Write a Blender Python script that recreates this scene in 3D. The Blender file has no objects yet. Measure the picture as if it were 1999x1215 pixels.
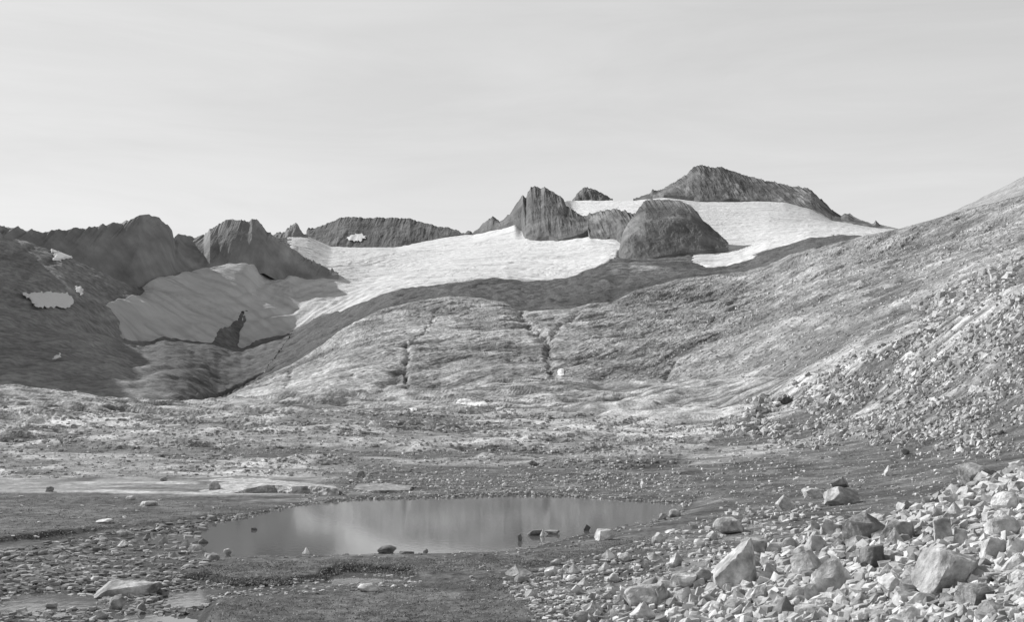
import bpy, math, random
import numpy as np

random.seed(7)
RNG = np.random.default_rng(11)
S = bpy.context.scene
COL = S.collection
# ------------------------------------------------------------------ camera
F, CX, CY = 2400.0, 999.5, 607.5          # focal length and centre, in photo pixels
HORIZON = 800.0
TILT = math.atan((HORIZON - CY) / F)
CT, ST = math.cos(TILT), math.sin(TILT)
CAMZ = 6.0

cam_d = bpy.data.cameras.new('camera')
cam_d.sensor_width = 36.0
cam_d.lens = 36.0 * F / 1999.0
cam_d.clip_start = 0.5
cam_d.clip_end = 30000.0
cam = bpy.data.objects.new('camera', cam_d)
cam.location = (0, 0, CAMZ)
cam.rotation_euler = (math.pi / 2 + TILT, 0, 0)
COL.objects.link(cam)
S.camera = cam


def ray(px, py):
    """direction through a point of the view: X/Y and (Z-CAMZ)/Y"""
    dx = (np.asarray(px, float) - CX) / F
    dy = (CY - np.asarray(py, float)) / F
    d = CT - dy * ST
    return dx / d, (ST + dy * CT) / d


def to_px(a, e):
    """inverse of ray"""
    dy = (e * CT - ST) / (CT + e * ST)
    d = CT - dy * ST
    return a * d * F + CX, CY - dy * F


# ------------------------------------------------------------------ noise
_P = RNG.permutation(256).astype(np.int64)
_P = np.concatenate([_P, _P, _P])
_G3 = RNG.normal(size=(256, 3)); _G3 /= np.linalg.norm(_G3, axis=1)[:, None]
_ang = RNG.uniform(0, 2 * np.pi, 256)
_G2 = np.stack([np.cos(_ang), np.sin(_ang)], 1)


def _q(t):
    return t * t * t * (t * (t * 6 - 15) + 10)


def n2(x, y):
    xi = np.floor(x).astype(np.int64); yi = np.floor(y).astype(np.int64)
    xf = x - xi; yf = y - yi
    xi &= 255; yi &= 255
    u, v = _q(xf), _q(yf)
    out = 0
    for dx in (0, 1):
        for dy in (0, 1):
            g = _G2[_P[_P[xi + dx] + yi + dy] & 255]
            d = g[..., 0] * (xf - dx) + g[..., 1] * (yf - dy)
            out = out + d * (u if dx else 1 - u) * (v if dy else 1 - v)
    return out * 1.5


def n3(x, y, z):
    xi = np.floor(x).astype(np.int64); yi = np.floor(y).astype(np.int64); zi = np.floor(z).astype(np.int64)
    xf = x - xi; yf = y - yi; zf = z - zi
    xi &= 255; yi &= 255; zi &= 255
    u, v, w = _q(xf), _q(yf), _q(zf)
    out = 0
    for dx in (0, 1):
        for dy in (0, 1):
            pxy = _P[xi + dx] + yi + dy
            for dz in (0, 1):
                g = _G3[_P[(_P[pxy] + zi + dz)] & 255]
                d = g[..., 0] * (xf - dx) + g[..., 1] * (yf - dy) + g[..., 2] * (zf - dz)
                out = out + d * (u if dx else 1 - u) * (v if dy else 1 - v) * (w if dz else 1 - w)
    return out * 1.5


def fbm2(x, y, oct=4, gain=.5, mode=''):
    s, a, t = 0, 1.0, 0
    for i in range(oct):
        n = n2(x + 17.3 * i, y - 9.1 * i)
        if mode == 'billow': n = np.abs(n) * 2 - .5
        if mode == 'ridge': n = .5 - np.abs(n) * 2
        s = s + a * n; t += a; a *= gain; x = x * 2.03; y = y * 2.03
    return s / t


def fbm3(x, y, z, oct=4, gain=.5, mode=''):
    s, a, t = 0, 1.0, 0
    for i in range(oct):
        n = n3(x + 7.3 * i, y - 5.1 * i, z + 3.7 * i)
        if mode == 'billow': n = np.abs(n) * 2 - .5
        if mode == 'ridge': n = .5 - np.abs(n) * 2
        s = s + a * n; t += a; a *= gain; x = x * 2.03; y = y * 2.03; z = z * 2.03
    return s / t


def sstep(lo, hi, x):
    t = np.clip((x - lo) / (hi - lo), 0, 1)
    return t * t * (3 - 2 * t)


def inside(poly, x, y):
    """point in polygon, vectorised"""
    x = np.asarray(x); y = np.asarray(y)
    r = np.zeros(np.broadcast(x, y).shape, bool)
    n = len(poly)
    for i in range(n):
        x1, y1 = poly[i]; x2, y2 = poly[(i + 1) % n]
        if y1 == y2: continue
        c = ((y1 > y) != (y2 > y)) & (x < (x2 - x1) * (y - y1) / (y2 - y1) + x1)
        r ^= c
    return r


def seg_dist(poly, x, y, closed=False):
    d = np.full(np.broadcast(x, y).shape, 1e9)
    n = len(poly)
    for i in range(n if closed else n - 1):
        x1, y1 = poly[i]; x2, y2 = poly[(i + 1) % n]
        ex, ey = x2 - x1, y2 - y1
        L = ex * ex + ey * ey + 1e-12
        t = np.clip(((x - x1) * ex + (y - y1) * ey) / L, 0, 1)
        d = np.minimum(d, np.hypot(x - x1 - t * ex, y - y1 - t * ey))
    return d


def sdist(poly, x, y):
    """signed distance, positive inside"""
    d = seg_dist(poly, x, y, True)
    return np.where(inside(poly, x, y), d, -d)


# ------------------------------------------------------------------ node materials (greys: the photograph is monochrome)
def material(name, base, spread=.35, scale=1.0, bump=.3, bump_scale=None, rough=.9, tone=True,
             stretch=(1, 1, 1), dark=0.0, dark_scale=.3, spec=.2, detail=8):
    m = bpy.data.materials.new(name); m.use_nodes = True
    nt = m.node_tree; N = nt.nodes; L = nt.links
    b = N['Principled BSDF']
    b.inputs['Roughness'].default_value = rough
    b.inputs['Specular IOR Level'].default_value = spec
    geo = N.new('ShaderNodeNewGeometry')
    mp = N.new('ShaderNodeMapping'); mp.inputs['Scale'].default_value = stretch
    L.new(geo.outputs['Position'], mp.inputs['Vector'])
    no = N.new('ShaderNodeTexNoise'); no.inputs['Scale'].default_value = scale
    no.inputs['Detail'].default_value = detail; no.inputs['Roughness'].default_value = .62
    L.new(mp.outputs['Vector'], no.inputs['Vector'])
    mr = N.new('ShaderNodeMapRange')
    mr.inputs['From Min'].default_value = .3; mr.inputs['From Max'].default_value = .7
    mr.inputs['To Min'].default_value = 1 - spread; mr.inputs['To Max'].default_value = 1 + spread
    L.new(no.outputs['Fac'], mr.inputs['Value'])
    v = mr.outputs['Result']

    def mul(a, bsock):
        k = N.new('ShaderNodeMath'); k.operation = 'MULTIPLY'
        L.new(a, k.inputs[0])
        if hasattr(bsock, 'default_value'): L.new(bsock, k.inputs[1])
        else: k.inputs[1].default_value = bsock
        return k.outputs[0]
    if dark > 0:
        n3_ = N.new('ShaderNodeTexNoise'); n3_.inputs['Scale'].default_value = dark_scale
        n3_.inputs['Detail'].default_value = 5
        L.new(mp.outputs['Vector'], n3_.inputs['Vector'])
        m3 = N.new('ShaderNodeMapRange')
        m3.inputs['From Min'].default_value = .42; m3.inputs['From Max'].default_value = .6
        m3.inputs['To Min'].default_value = 1 - dark; m3.inputs['To Max'].default_value = 1
        L.new(n3_.outputs['Fac'], m3.inputs['Value'])
        v = mul(v, m3.outputs['Result'])
    if tone:
        at = N.new('ShaderNodeAttribute'); at.attribute_name = 'tone'
        v = mul(v, at.outputs['Fac'])
    v = mul(v, float(base))
    cl = N.new('ShaderNodeClamp'); cl.inputs['Max'].default_value = .92; cl.inputs['Min'].default_value = .012
    L.new(v, cl.inputs['Value'])
    cc = N.new('ShaderNodeCombineColor')
    for i in range(3): L.new(cl.outputs[0], cc.inputs[i])
    L.new(cc.outputs[0], b.inputs['Base Color'])
    if bump > 0:
        nb = N.new('ShaderNodeTexNoise'); nb.inputs['Scale'].default_value = bump_scale or scale * 2
        nb.inputs['Detail'].default_value = 6; nb.inputs['Roughness'].default_value = .65
        L.new(mp.outputs['Vector'], nb.inputs['Vector'])
        bp = N.new('ShaderNodeBump'); bp.inputs['Strength'].default_value = 1.0
        bp.inputs['Distance'].default_value = bump
        L.new(nb.outputs['Fac'], bp.inputs['Height'])
        L.new(bp.outputs['Normal'], b.inputs['Normal'])
    return m


# ------------------------------------------------------------------ mesh helpers
def mesh_from(name, V, faces, tone=None, smooth=False):
    """V (n,3); faces (m,3|4) of one size"""
    me = bpy.data.meshes.new(name)
    V = np.ascontiguousarray(V, np.float32); faces = np.ascontiguousarray(faces, np.int32)
    k = faces.shape[1]
    me.vertices.add(len(V)); me.vertices.foreach_set('co', V.ravel())
    me.loops.add(faces.size); me.loops.foreach_set('vertex_index', faces.ravel())
    me.polygons.add(len(faces))
    me.polygons.foreach_set('loop_start', np.arange(0, faces.size, k, dtype=np.int32))
    me.polygons.foreach_set('loop_total', np.full(len(faces), k, np.int32))
    me.polygons.foreach_set('use_smooth', np.full(len(faces), smooth, bool))
    me.update(calc_edges=True)
    if tone is not None:
        at = me.attributes.new('tone', 'FLOAT', 'POINT')
        at.data.foreach_set('value', np.ascontiguousarray(tone, np.float32))
    return me


def add(name, me, mat, loc=(0, 0, 0), parent=None):
    o = bpy.data.objects.new(name, me)
    me.materials.append(mat)
    o.location = loc
    COL.objects.link(o)
    if parent: o.parent = parent
    return o


def structure(o, label=None):
    o['kind'] = 'structure'
    if label: o['label'] = label
    return o


def thing(o, label, cat, group=None):
    o['label'] = label; o['category'] = cat
    if group: o['group'] = group
    return o


def grid_faces(R, C):
    i = np.arange(R * C).reshape(R, C)
    return np.stack([i[:-1, :-1], i[:-1, 1:], i[1:, 1:], i[1:, :-1]], -1).reshape(-1, 4)


class Sheet:
    """terrain sheet: columns of constant bearing, rows going away from the viewpoint.
    curves: list of lists of (px, py, Y) or (px, 'z', Z, Y) or (px, py, None) for ground at height 0.12"""

    def __init__(self, px0, px1, step, curves, rows, linear=False, sy=0, se=0, soft=0):
        a0 = (px0 - CX) / F / CT; a1 = (px1 - CX) / F / CT
        C = int((px1 - px0) / step)
        self.a = np.linspace(a0, a1, C)
        Yk, Zk = [], []
        for cv in curves:
            aa, yy, zz = [], [], []
            for p in cv:
                if p[1] == 'z':
                    aa.append((p[0] - CX) / F / CT); yy.append(p[3]); zz.append(p[2])
                else:
                    a, e = ray(p[0], p[1])
                    Y = p[2] if p[2] is not None else (0.12 - CAMZ) / e
                    aa.append(float(a)); yy.append(float(Y)); zz.append(float(CAMZ + e * Y))
            aa, yy, zz = map(np.array, (aa, yy, zz))
            ee = (zz - CAMZ) / yy
            ly = np.interp(self.a, aa, np.log(yy)); ek = np.interp(self.a, aa, ee)
            for w_px, which in ((sy, 0), (se, 1)):
                if w_px:
                    n = max(1, int(w_px / step)); t = np.arange(-3 * n, 3 * n + 1); k = np.exp(-.5 * (t / n) ** 2); k /= k.sum()
                    src = (ly, ek)[which]
                    res = np.convolve(np.pad(src, 3 * n, mode='edge'), k, 'valid')
                    if which == 0: ly = res
                    else: ek = res
            yk = np.exp(ly)
            Yk.append(yk); Zk.append(CAMZ + ek * yk)
        Yk, Zk = np.array(Yk), np.array(Zk)
        for k in range(1, len(Yk)):
            Yk[k] = np.maximum(Yk[k], Yk[k - 1] * 1.0005 + .01)
        h = np.diff(Yk, axis=0); dl = np.diff(Zk, axis=0) / h
        d = np.zeros_like(Zk)
        d[0], d[-1] = dl[0], dl[-1]
        if len(Yk) > 2:
            pr = dl[1:] * dl[:-1]
            w1 = 2 * h[1:] + h[:-1]; w2 = h[1:] + 2 * h[:-1]
            with np.errstate(all='ignore'):
                hm = (w1 + w2) / (w1 / dl[:-1] + w2 / dl[1:])
            d[1:-1] = np.where(pr > 0, np.nan_to_num(hm), 0)
        Ys, Zs, Ks = [], [], []
        for k in range(len(Yk) - 1):
            n = rows[k]
            t = np.arange(n + (1 if k == len(Yk) - 2 else 0)) / n
            for ti in t:
                Y = Yk[k] * (Yk[k + 1] / Yk[k]) ** ti
                s = (Y - Yk[k]) / h[k]
                if linear:
                    Z = Zk[k] + s * (Zk[k + 1] - Zk[k])
                else:
                    s2, s3 = s * s, s * s * s
                    Z = ((2 * s3 - 3 * s2 + 1) * Zk[k] + (s3 - 2 * s2 + s) * h[k] * d[k]
                         + (-2 * s3 + 3 * s2) * Zk[k + 1] + (s3 - s2) * h[k] * d[k + 1])
                Ys.append(Y); Zs.append(Z); Ks.append(k + ti)
        self.Y = np.array(Ys); self.Z = np.array(Zs)
        if soft:
            t = np.arange(-3 * soft, 3 * soft + 1); k = np.exp(-.5 * (t / soft) ** 2); k /= k.sum()
            P_ = np.pad(self.Z, ((3 * soft, 3 * soft), (0, 0)), mode='edge')
            self.Z = sum(k[i] * P_[i:i + self.Z.shape[0]] for i in range(len(k)))
        self.K = np.array(Ks)[:, None] + 0 * self.Y
        self.R, self.C = self.Y.shape
        self.X = self.a[None, :] * self.Y
        self.px, self.py = to_px(np.broadcast_to(self.a, self.Y.shape), (self.Z - CAMZ) / self.Y)
        self.Y0 = self.Y.copy(); self.Z0 = self.Z.copy()

    def verts(self):
        return np.stack([self.X, self.Y, self.Z], -1).reshape(-1, 3)

    def build(self, name, mat, tone=None, mask=None, smooth=False, dz=0):
        f = grid_faces(self.R, self.C)
        V = self.verts()
        if dz: V = V + np.stack([0 * self.X, 0 * self.X, dz + 0 * self.X], -1).reshape(-1, 3)
        t = np.ones(self.R * self.C) if tone is None else tone.ravel()
        if mask is not None:
            keep = mask.ravel()[f].mean(1) > .5
            f = f[keep]
            used = np.unique(f)
            re = np.full(len(V), -1); re[used] = np.arange(len(used))
            f = re[f]; V = V[used]; t = t[used]
        return structure(add(name, mesh_from(name, V, f, t, smooth), mat))

    def zat(self, X, Y):
        """height of the sheet above a ground position (arrays)"""
        X = np.atleast_1d(X); Y = np.atleast_1d(Y)
        c = np.clip(np.round(np.interp(X / Y, self.a, np.arange(self.C))).astype(int), 0, self.C - 1)
        out = np.empty(len(X))
        for i in range(len(X)):
            out[i] = np.interp(Y[i], self.Y0[:, c[i]], self.Z[:, c[i]])
        return out

    def hit(self, px, py, smooth=False):
        """where the line of sight through a photo point meets the sheet"""
        a, e = ray(px, py)
        c = int(np.clip(round(float(np.interp(a, self.a, np.arange(self.C)))), 0, self.C - 1))
        el = ((self.Z0[:, c] + 1.6 if smooth else self.Z[:, c]) - CAMZ) / self.Y[:, c]
        idx = np.nonzero(el >= e)[0]
        if len(idx) == 0:
            return None
        i = idx[0]
        if i == 0: Y = self.Y[0, c]
        else:
            t = (e - el[i - 1]) / (el[i] - el[i - 1])
            Y = self.Y[i - 1, c] + t * (self.Y[i, c] - self.Y[i - 1, c])
        return np.array([a * Y, Y, CAMZ + e * Y])


def flat(px, py, z=0.0):
    a, e = ray(px, py)
    Y = (z - CAMZ) / e
    return a * Y, Y


def flatpoly(pts):
    return [tuple(map(float, flat(x, y))) for x, y in pts]


# ------------------------------------------------------------------ materials
M_ground = material('ground_rock', .45, .5, 2.2, .12, 4.5, dark=.35, dark_scale=.35)
M_slab = material('slab_rock', .61, .42, .9, .5, 1.3, dark=.3, dark_scale=.06)
M_rubble = material('moraine_rubble', .135, .6, .5, 1.3, .6)
M_cliff = material('cliff_rock', .185, .35, .03, 5, .05, stretch=(1, 1, .35), dark=.25, dark_scale=.012)
M_valley = material('valley_rubble', .155, .4, .2, 1.5, .4)
M_west_hazed = material('west_hazed_rock', .275, .25, .04, 3, .08, stretch=(1, 1, .3), dark=.15, dark_scale=.012)  # distant haze put into the colour: lighter and flatter than the cliff rock
M_ice = material('glacier_snow', .84, .10, .03, 2.6, .10, rough=.75, stretch=(1, 2.2, 1), spec=.3)
M_snow = material('old_snow', .9, .05, .5, .1, 1.0, rough=.7, spec=.3)
M_boulder = material('boulder_rock', .64, .5, 3.6, .09, 5.0, dark=.42, dark_scale=1.5, rough=.92)
M_stone = material('stone_rock', .55, .4, 3.5, .03, 6.0, rough=.95)

# ================================================================== THE GROUND (basin, shore, talus)
L0, L1 = -450, 2750
g = lambda *p: list(p)
k0 = [(-450, 'z', .1, 12), (900, 'z', .3, 12), (1300, 'z', 1.2, 11), (2000, 'z', 2.8, 8), (2450, 'z', 4.0, 7)]
k1 = [(-450, 1230, None), (1000, 1230, None), (1200, 1230, 32), (1400, 1230, 29), (1600, 1230, 25), (1800, 1230, 20.5), (2000, 1230, 17), (2450, 1230, 13)]
k2 = [(-450, 1090, None), (1100, 1090, None), (1200, 1090, 48), (1400, 1090, 43), (1600, 1090, 37), (1800, 1090, 30), (2000, 1090, 24), (2450, 1090, 18)]
k3 = [(-450, 1010, None), (1200, 1010, None), (1400, 1010, 63), (1600, 1010, 56), (1800, 1010, 46), (2000, 1010, 36), (2450, 1010, 27)]
k4 = [(-450, 965, None), (1250, 965, None), (1400, 965, 81), (1600, 965, 75), (1800, 965, 63), (2000, 965, 50), (2450, 965, 40)]
k5 = [(-450, 905, 124), (1200, 905, 124), (1400, 900, 122), (1600, 900, 108), (1800, 900, 92), (2000, 900, 76), (2450, 900, 60)]
k6 = [(-450, 850, 172), (0, 850, 172), (1200, 850, 180), (1400, 850, 165), (1600, 850, 140), (1800, 850, 115), (2000, 850, 92), (2450, 850, 75)]
k7 = [(-450, 803, 225), (0, 803, 225), (400, 812, 230), (1000, 803, 240), (1200, 800, 240), (1400, 800, 215), (1600, 800, 165), (1800, 800, 130), (2000, 800, 105), (2450, 780, 90)]
END = [(-450, 752, 285), (0, 765, 285), (75, 770, 285), (150, 775, 285), (200, 782, 285), (260, 788, 285), (320, 789, 290), (424, 790, 295),
       (500, 788, 300), (560, 776, 300), (640, 765, 300), (790, 767, 300), (860, 768, 300), (900, 760, 300), (960, 751, 300),
       (1040, 744, 305), (1100, 748, 305), (1180, 760, 300), (1300, 752, 295), (1400, 744, 275), (1500, 742, 235), (1593, 734, 195),
       (1690, 694, 180), (1789, 653, 170), (1900, 600, 158), (2000, 560, 148), (2450, 350, 125)]
k9 = []
for p in END:
    drop = 14 if p[0] < 900 else (4 if p[0] < 1250 else .5)
    a, e = ray(p[0], p[1])
    k9.append((p[0], 'z', float(CAMZ + e * p[2]) - drop, p[2] + 35))
G = Sheet(L0, L1, 1.6, [k0, k1, k2, k3, k4, k5, k6, k7, END, k9], [24, 90, 60, 44, 56, 54, 72, 130, 220, 6])

# ---- the pond outline, as seen over the water, laid on the water plane
POND = flatpoly([(372, 1052), (420, 1022), (500, 1008), (560, 991), (640, 980), (720, 975), (850, 973), (1000, 969), (1100, 970), (1200, 976),
                 (1290, 983), (1345, 984), (1338, 993), (1290, 1015), (1240, 1027), (1165, 1040), (1100, 1057), (1040, 1071), (960, 1081), (870, 1084),
                 (700, 1084), (600, 1087), (520, 1086), (440, 1090), (380, 1092), (366, 1075)])
TURF = [flatpoly(p) for p in (
    [(-450, 966), (190, 966), (300, 972), (400, 978), (565, 986), (545, 999), (430, 1012), (300, 1030), (150, 1044), (0, 1062), (-450, 1075)],
    [(341, 1127), (354, 1135), (403, 1133), (448, 1141), (490, 1139), (560, 1142), (595, 1141), (630, 1134), (644, 1127), (665, 1120), (700, 1118), (812, 1123),
     (830, 1145), (740, 1155), (600, 1158), (430, 1180), (380, 1240), (1150, 1240), (1090, 1160), (1000, 1125), (1120, 1095), (1300, 1080), (1420, 1062), (1400, 1035),
     (1300, 1035), (1170, 1056), (1050, 1078), (960, 1090), (870, 1093), (600, 1096), (520, 1096), (450, 1100), (400, 1110)],
    [(1330, 1000), (1400, 990), (1560, 990), (1480, 960), (1400, 955), (1345, 970)],
    [(1640, 1000), (1800, 985), (1780, 968), (1680, 972)],
    [(420, 908), (560, 914), (820, 912), (1000, 906), (960, 898), (700, 900), (430, 900)],
    [(1380, 900), (1560, 905), (1800, 890), (1900, 872), (1700, 862), (1450, 866)],
)]
SLAB = [flatpoly(p) for p in (
    [(-450, 940), (60, 938), (180, 950), (190, 962), (60, 964), (-450, 962)],
    [(90, 900), (300, 905), (350, 920), (300, 955), (200, 950)],
    [(700, 880), (900, 872), (1000, 858), (1080, 850), (1040, 885), (900, 893), (720, 893)],
    [(440, 885), (640, 880), (690, 893), (500, 898)],
    [(1345, 905), (1480, 905), (1490, 925), (1340, 925)],
    [(600, 922), (700, 922), (680, 932), (600, 930)],
)]
X, Y = G.X, G.Y
wx = fbm2(X / 9, Y / 9, 3) * 2.2; wy = fbm2(X / 9 + 40, Y / 9 + 11, 3) * 2.2
near = Y < 170
turf = np.zeros_like(X); slab = np.zeros_like(X)
for P in TURF:
    turf[near] = np.maximum(turf[near], sstep(-.35, .35, sdist(P, (X + wx * .35)[near], (Y + wy * .5)[near])))
for P in SLAB:
    slab[near] = np.maximum(slab[near], sstep(-.6, .6, sdist(P, (X + wx * .8)[near], (Y + wy)[near])))
# the farther plateau: patches of turf between rocky ground
far_t = fbm2(X / 60, Y / 45, 4) + .12 * (1 - sstep(120, 210, Y)) - .1
far_turf = .8 * sstep(.14, .26, far_t) * sstep(95, 125, Y) * (1 - sstep(1450, 1600, G.px) * sstep(100, 120, Y))
turf = np.maximum(turf, far_turf * (1 - slab) * .85)
pond_d = np.where(Y < 140, 0, -50.0)
m_ = (Y < 140) & (Y > 30)
pond_d[m_] = sdist(POND, (X + wx * .12)[m_], (Y + wy * .2)[m_])
shore = sstep(-6, -1, pond_d) * (Y < 140)

# rough ground: rounded slabs with creases, ledges facing the viewer, then stones' grain
right = sstep(1250, 1500, G.px)
rough = sstep(78, 170, Y) * (1 - .93 * turf) * (1 - .75 * slab)
roughn = np.maximum(rough, .10 * (1 - turf))
u1 = X * .94 - Y * .34; v1 = X * .34 + Y * .94
big = fbm2(X / 48, Y / 38, 4) * 2.6 * sstep(95, 220, Y) * (1 - right * .8)
coarse = sstep(.35, .8, np.gradient(Y, axis=0))        # where the mesh is wide, keep to broad forms
bil = fbm2(u1 / 13, v1 / 6.0, 3, .55, 'billow') * (1 - coarse) + coarse * fbm2(u1 / 24, v1 / 15, 3, .55, 'billow')
q = (v1 + 5 * fbm2(u1 / 24, v1 / 15, 3)) / 5.2
dYr = np.gradient(Y, axis=0)


def saw(q):
    f = q - np.floor(q)
    return np.where(f < .8, -f / .8, -(1 - f) / .2)


sw = saw(q)
ledge = (sw + .5) * np.clip(.8 / dYr, 0, 1) * sstep(-.05, .25, n2(u1 / 18 + 3, v1 / 11))
q2 = (v1 + 2.5 * fbm2(u1 / 9 + 9, v1 / 6, 3)) / 1.7
ledge2 = (saw(q2) + .5) * np.clip(.26 / dYr, 0, 1) * sstep(-.05, .25, n2(u1 / 7 + 31, v1 / 5))
fine = fbm2(X / 1.3, Y / 1.1, 3, .6, 'billow') * np.clip(.2 / dYr, 0, 1)
foot = sstep(1040, 1180, G.px) * sstep(165, 210, Y)
hgt = big + foot * 1.6 * fbm3(X / 9, Y / 12, 0 * X, 2) + roughn * (bil * (.9 + .5 * foot) + (ledge * 1.5 + ledge2 * .6) * (1 - .85 * foot)) * (1 - .6 * right)
hgt += (.05 + .17 * rough) * fine * (1 - .8 * turf) * (1 - .6 * slab)
hgt += turf * .07 * fbm2(X / .8, Y / .8, 3)
hgt += fbm2(X / 7, Y / 7, 3) * .28 * (1 - sstep(70, 100, Y)) * (1 - turf) * sstep(900, 400, G.px) * 0.8
G.Z = G.Z + hgt * (1 - .8 * shore)
# turf bank standing a step above the gravel, pond carved below the water
low = (Y < 75) & (G.px < 1100)
G.Z += (turf * .20 - .05) * sstep(78, 72, Y) * sstep(1120, 1000, G.px)
inp = sstep(-1.2, 1.0, pond_d)
G.Z = np.where(m_, G.Z * (1 - sstep(-2.5, 0, pond_d)) + sstep(-2.5, 0, pond_d) * (.10 - .10 * sstep(-.9, .2, pond_d) - .5 * sstep(0, 3, pond_d) + .05 * fine), G.Z)
# shallow pools in the gravel at the lower left
pool = [flatpoly(p) for p in ([(30, 1160), (180, 1158), (200, 1185), (0, 1190)], [(318, 1154), (425, 1152), (415, 1178), (330, 1186)],
                              [(250, 1046), (372, 1040), (372, 1072), (270, 1068)], [(160, 1078), (215, 1076), (215, 1092), (160, 1092)], [(650, 1126), (810, 1128), (800, 1142), (660, 1142)])]
for P in pool:
    s_ = np.full_like(X, -9.0); s_[low] = sdist(P, (X + wx * .25)[low], (Y + wy * .4)[low])
    G.Z -= sstep(-.6, .6, s_) * .17 * (1 - turf)
wet = sstep(.16, .0, G.Z) * (Y < 110)
slabby = sstep(-.22, .16, bil * .9 + .35 * ledge * (1 - foot) + .5 * (fbm2(u1 / 7, v1 / 3.2, 3) * (1 - coarse) + coarse * fbm2(u1 / 12, v1 / 9, 2)))
fl = fbm2(u1 / 4.2 + 3, v1 / 1.9, 4, .6) * (1 - coarse) + coarse * fbm2(u1 / 8 + 3, v1 / 7, 3, .6)


def gj(u, v, wd):
    return 1 - sstep(0, wd, np.abs(n2(u, v)) + .04 * n2(u * 7, v * 5))


lines = np.maximum(gj(u1 / 16, v1 / 2.6, .10) * np.clip(.3 / dYr, 0, 1) ** 3, .8 * gj(u1 / 6 + 4, v1 / 1.2 + 2, .12) * np.clip(.3 / dYr, 0, 1) ** 4)
rocky = (1 - .5 * lines) * (.58 + .86 * slabby) * (1 + .75 * fl) * (1 + .25 * fbm2(X / 30, Y / 30, 3))
# the floor of the basin: dark gravel and thin turf round the pond and below the talus
floor_ = sstep(150, 105, Y + 14 * fbm2(X / 14, Y / 14, 3)) * sstep(560, 700, G.px + 60 * fbm2(X / 12, Y / 12, 2))
floor_ *= 1 - right * sstep(58, 42, Y)
floor_t = .36 + .22 * fbm2(X / 5, Y / 5, 4) + .22 * sstep(.05, .3, fbm2(X / 3.2, Y / 2.4, 4))
floor_ = np.maximum(floor_, .75 * sstep(-.05, .12, fbm2(X / 10 + 3, Y / 5, 4)) * sstep(128, 112, Y) * (1 - right))
tone = rocky * (1 - floor_) + floor_t * floor_
shore_t = sstep(80, 66, Y) * sstep(560, 420, G.px)
tone = tone * (1 - shore_t) + shore_t * (.40 + .25 * fbm2(X / 3, Y / 3, 4))
tone = tone * (1 - turf) + turf * .40 * (1 + .5 * fbm2(X / 2.2, Y / 3.2, 4, .6) + .5 * fbm2(X / .5, Y / .7, 3, .6))
slab_m = slab * (.25 + .75 * sstep(-.25, .1, fbm2(u1 / 6, v1 / 1.6, 4, .6) + .1))
tone = tone * (1 - slab_m) + slab_m * (1.0 + .7 * fl) * (1 - .55 * lines)
tone *= (1 - .35 * wet)
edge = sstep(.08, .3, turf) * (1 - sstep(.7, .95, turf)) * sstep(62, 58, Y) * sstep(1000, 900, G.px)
tone *= 1 - .75 * edge  # bank face darkened: peat colour with its shade put in
tone *= 1 - right * sstep(60, 45, Y) * .35
tone = np.clip(tone, .18, 2.2)
G_turf = turf
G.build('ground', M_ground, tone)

# ---- water
from mathutils import Vector
W = bpy.data.materials.new('pond_water'); W.use_nodes = True
nt = W.node_tree; b = nt.nodes['Principled BSDF']
b.inputs['Base Color'].default_value = (.14, .14, .14, 1); b.inputs['Roughness'].default_value = .055
b.inputs['IOR'].default_value = 1.75
geo = nt.nodes.new('ShaderNodeNewGeometry')
no = nt.nodes.new('ShaderNodeTexNoise'); no.inputs['Scale'].default_value = 2.2; no.inputs['Detail'].default_value = 3
bp = nt.nodes.new('ShaderNodeBump'); bp.inputs['Distance'].default_value = .0022; bp.inputs['Strength'].default_value = 1
wm = nt.nodes.new('ShaderNodeMapping'); wm.inputs['Scale'].default_value = (1.6, .9, 1)
nt.links.new(geo.outputs['Position'], wm.inputs['Vector']); nt.links.new(wm.outputs['Vector'], no.inputs['Vector'])
nt.links.new(no.outputs['Fac'], bp.inputs['Height']); nt.links.new(bp.outputs['Normal'], b.inputs['Normal'])
wp = flatpoly([(-300, 1300), (-300, 1030), (200, 1030), (420, 1008), (560, 980), (720, 968), (1000, 962), (1200, 968), (1380, 978), (1360, 1000), (1260, 1040),
               (1080, 1085), (960, 1100), (860, 1160), (800, 1300)])
me = bpy.data.meshes.new('pond'); me.from_pydata([(x, y, 0) for x, y in wp], [], [list(range(len(wp)))[::-1]]); me.update()
structure(add('pond_water', me, W))

# ================================================================== SLAB HILL and right-hand hillside
TOP = [(415, 796, 415), (424, 790, 420), (490, 751, 470), (536, 727, 500), (570, 713, 520), (633, 676, 560), (658, 652, 580), (692, 630, 600), (745, 606, 630), (797, 594, 650),
       (876, 583, 680), (938, 586, 690), (983, 593, 670), (1018, 609, 640), (1036, 613, 620), (1070, 610, 620), (1113, 606, 640), (1148, 597, 660), (1194, 594, 680),
       (1236, 573, 760), (1320, 553, 850), (1390, 546, 870), (1460, 536, 870), (1513, 521, 860), (1544, 506, 850), (1600, 492, 820), (1650, 482, 810), (1722, 468, 800),
       (1760, 458, 800), (1800, 448, 790), (1850, 434, 760), (1900, 420, 740), (1980, 402, 700), (2100, 360, 650), (2450, 250, 560)]


def interp_curve(cv, px):
    p = np.array([c[:3] for c in cv], float)
    return np.interp(px, p[:, 0], p[:, 1]), np.interp(px, p[:, 0], p[:, 2])


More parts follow.
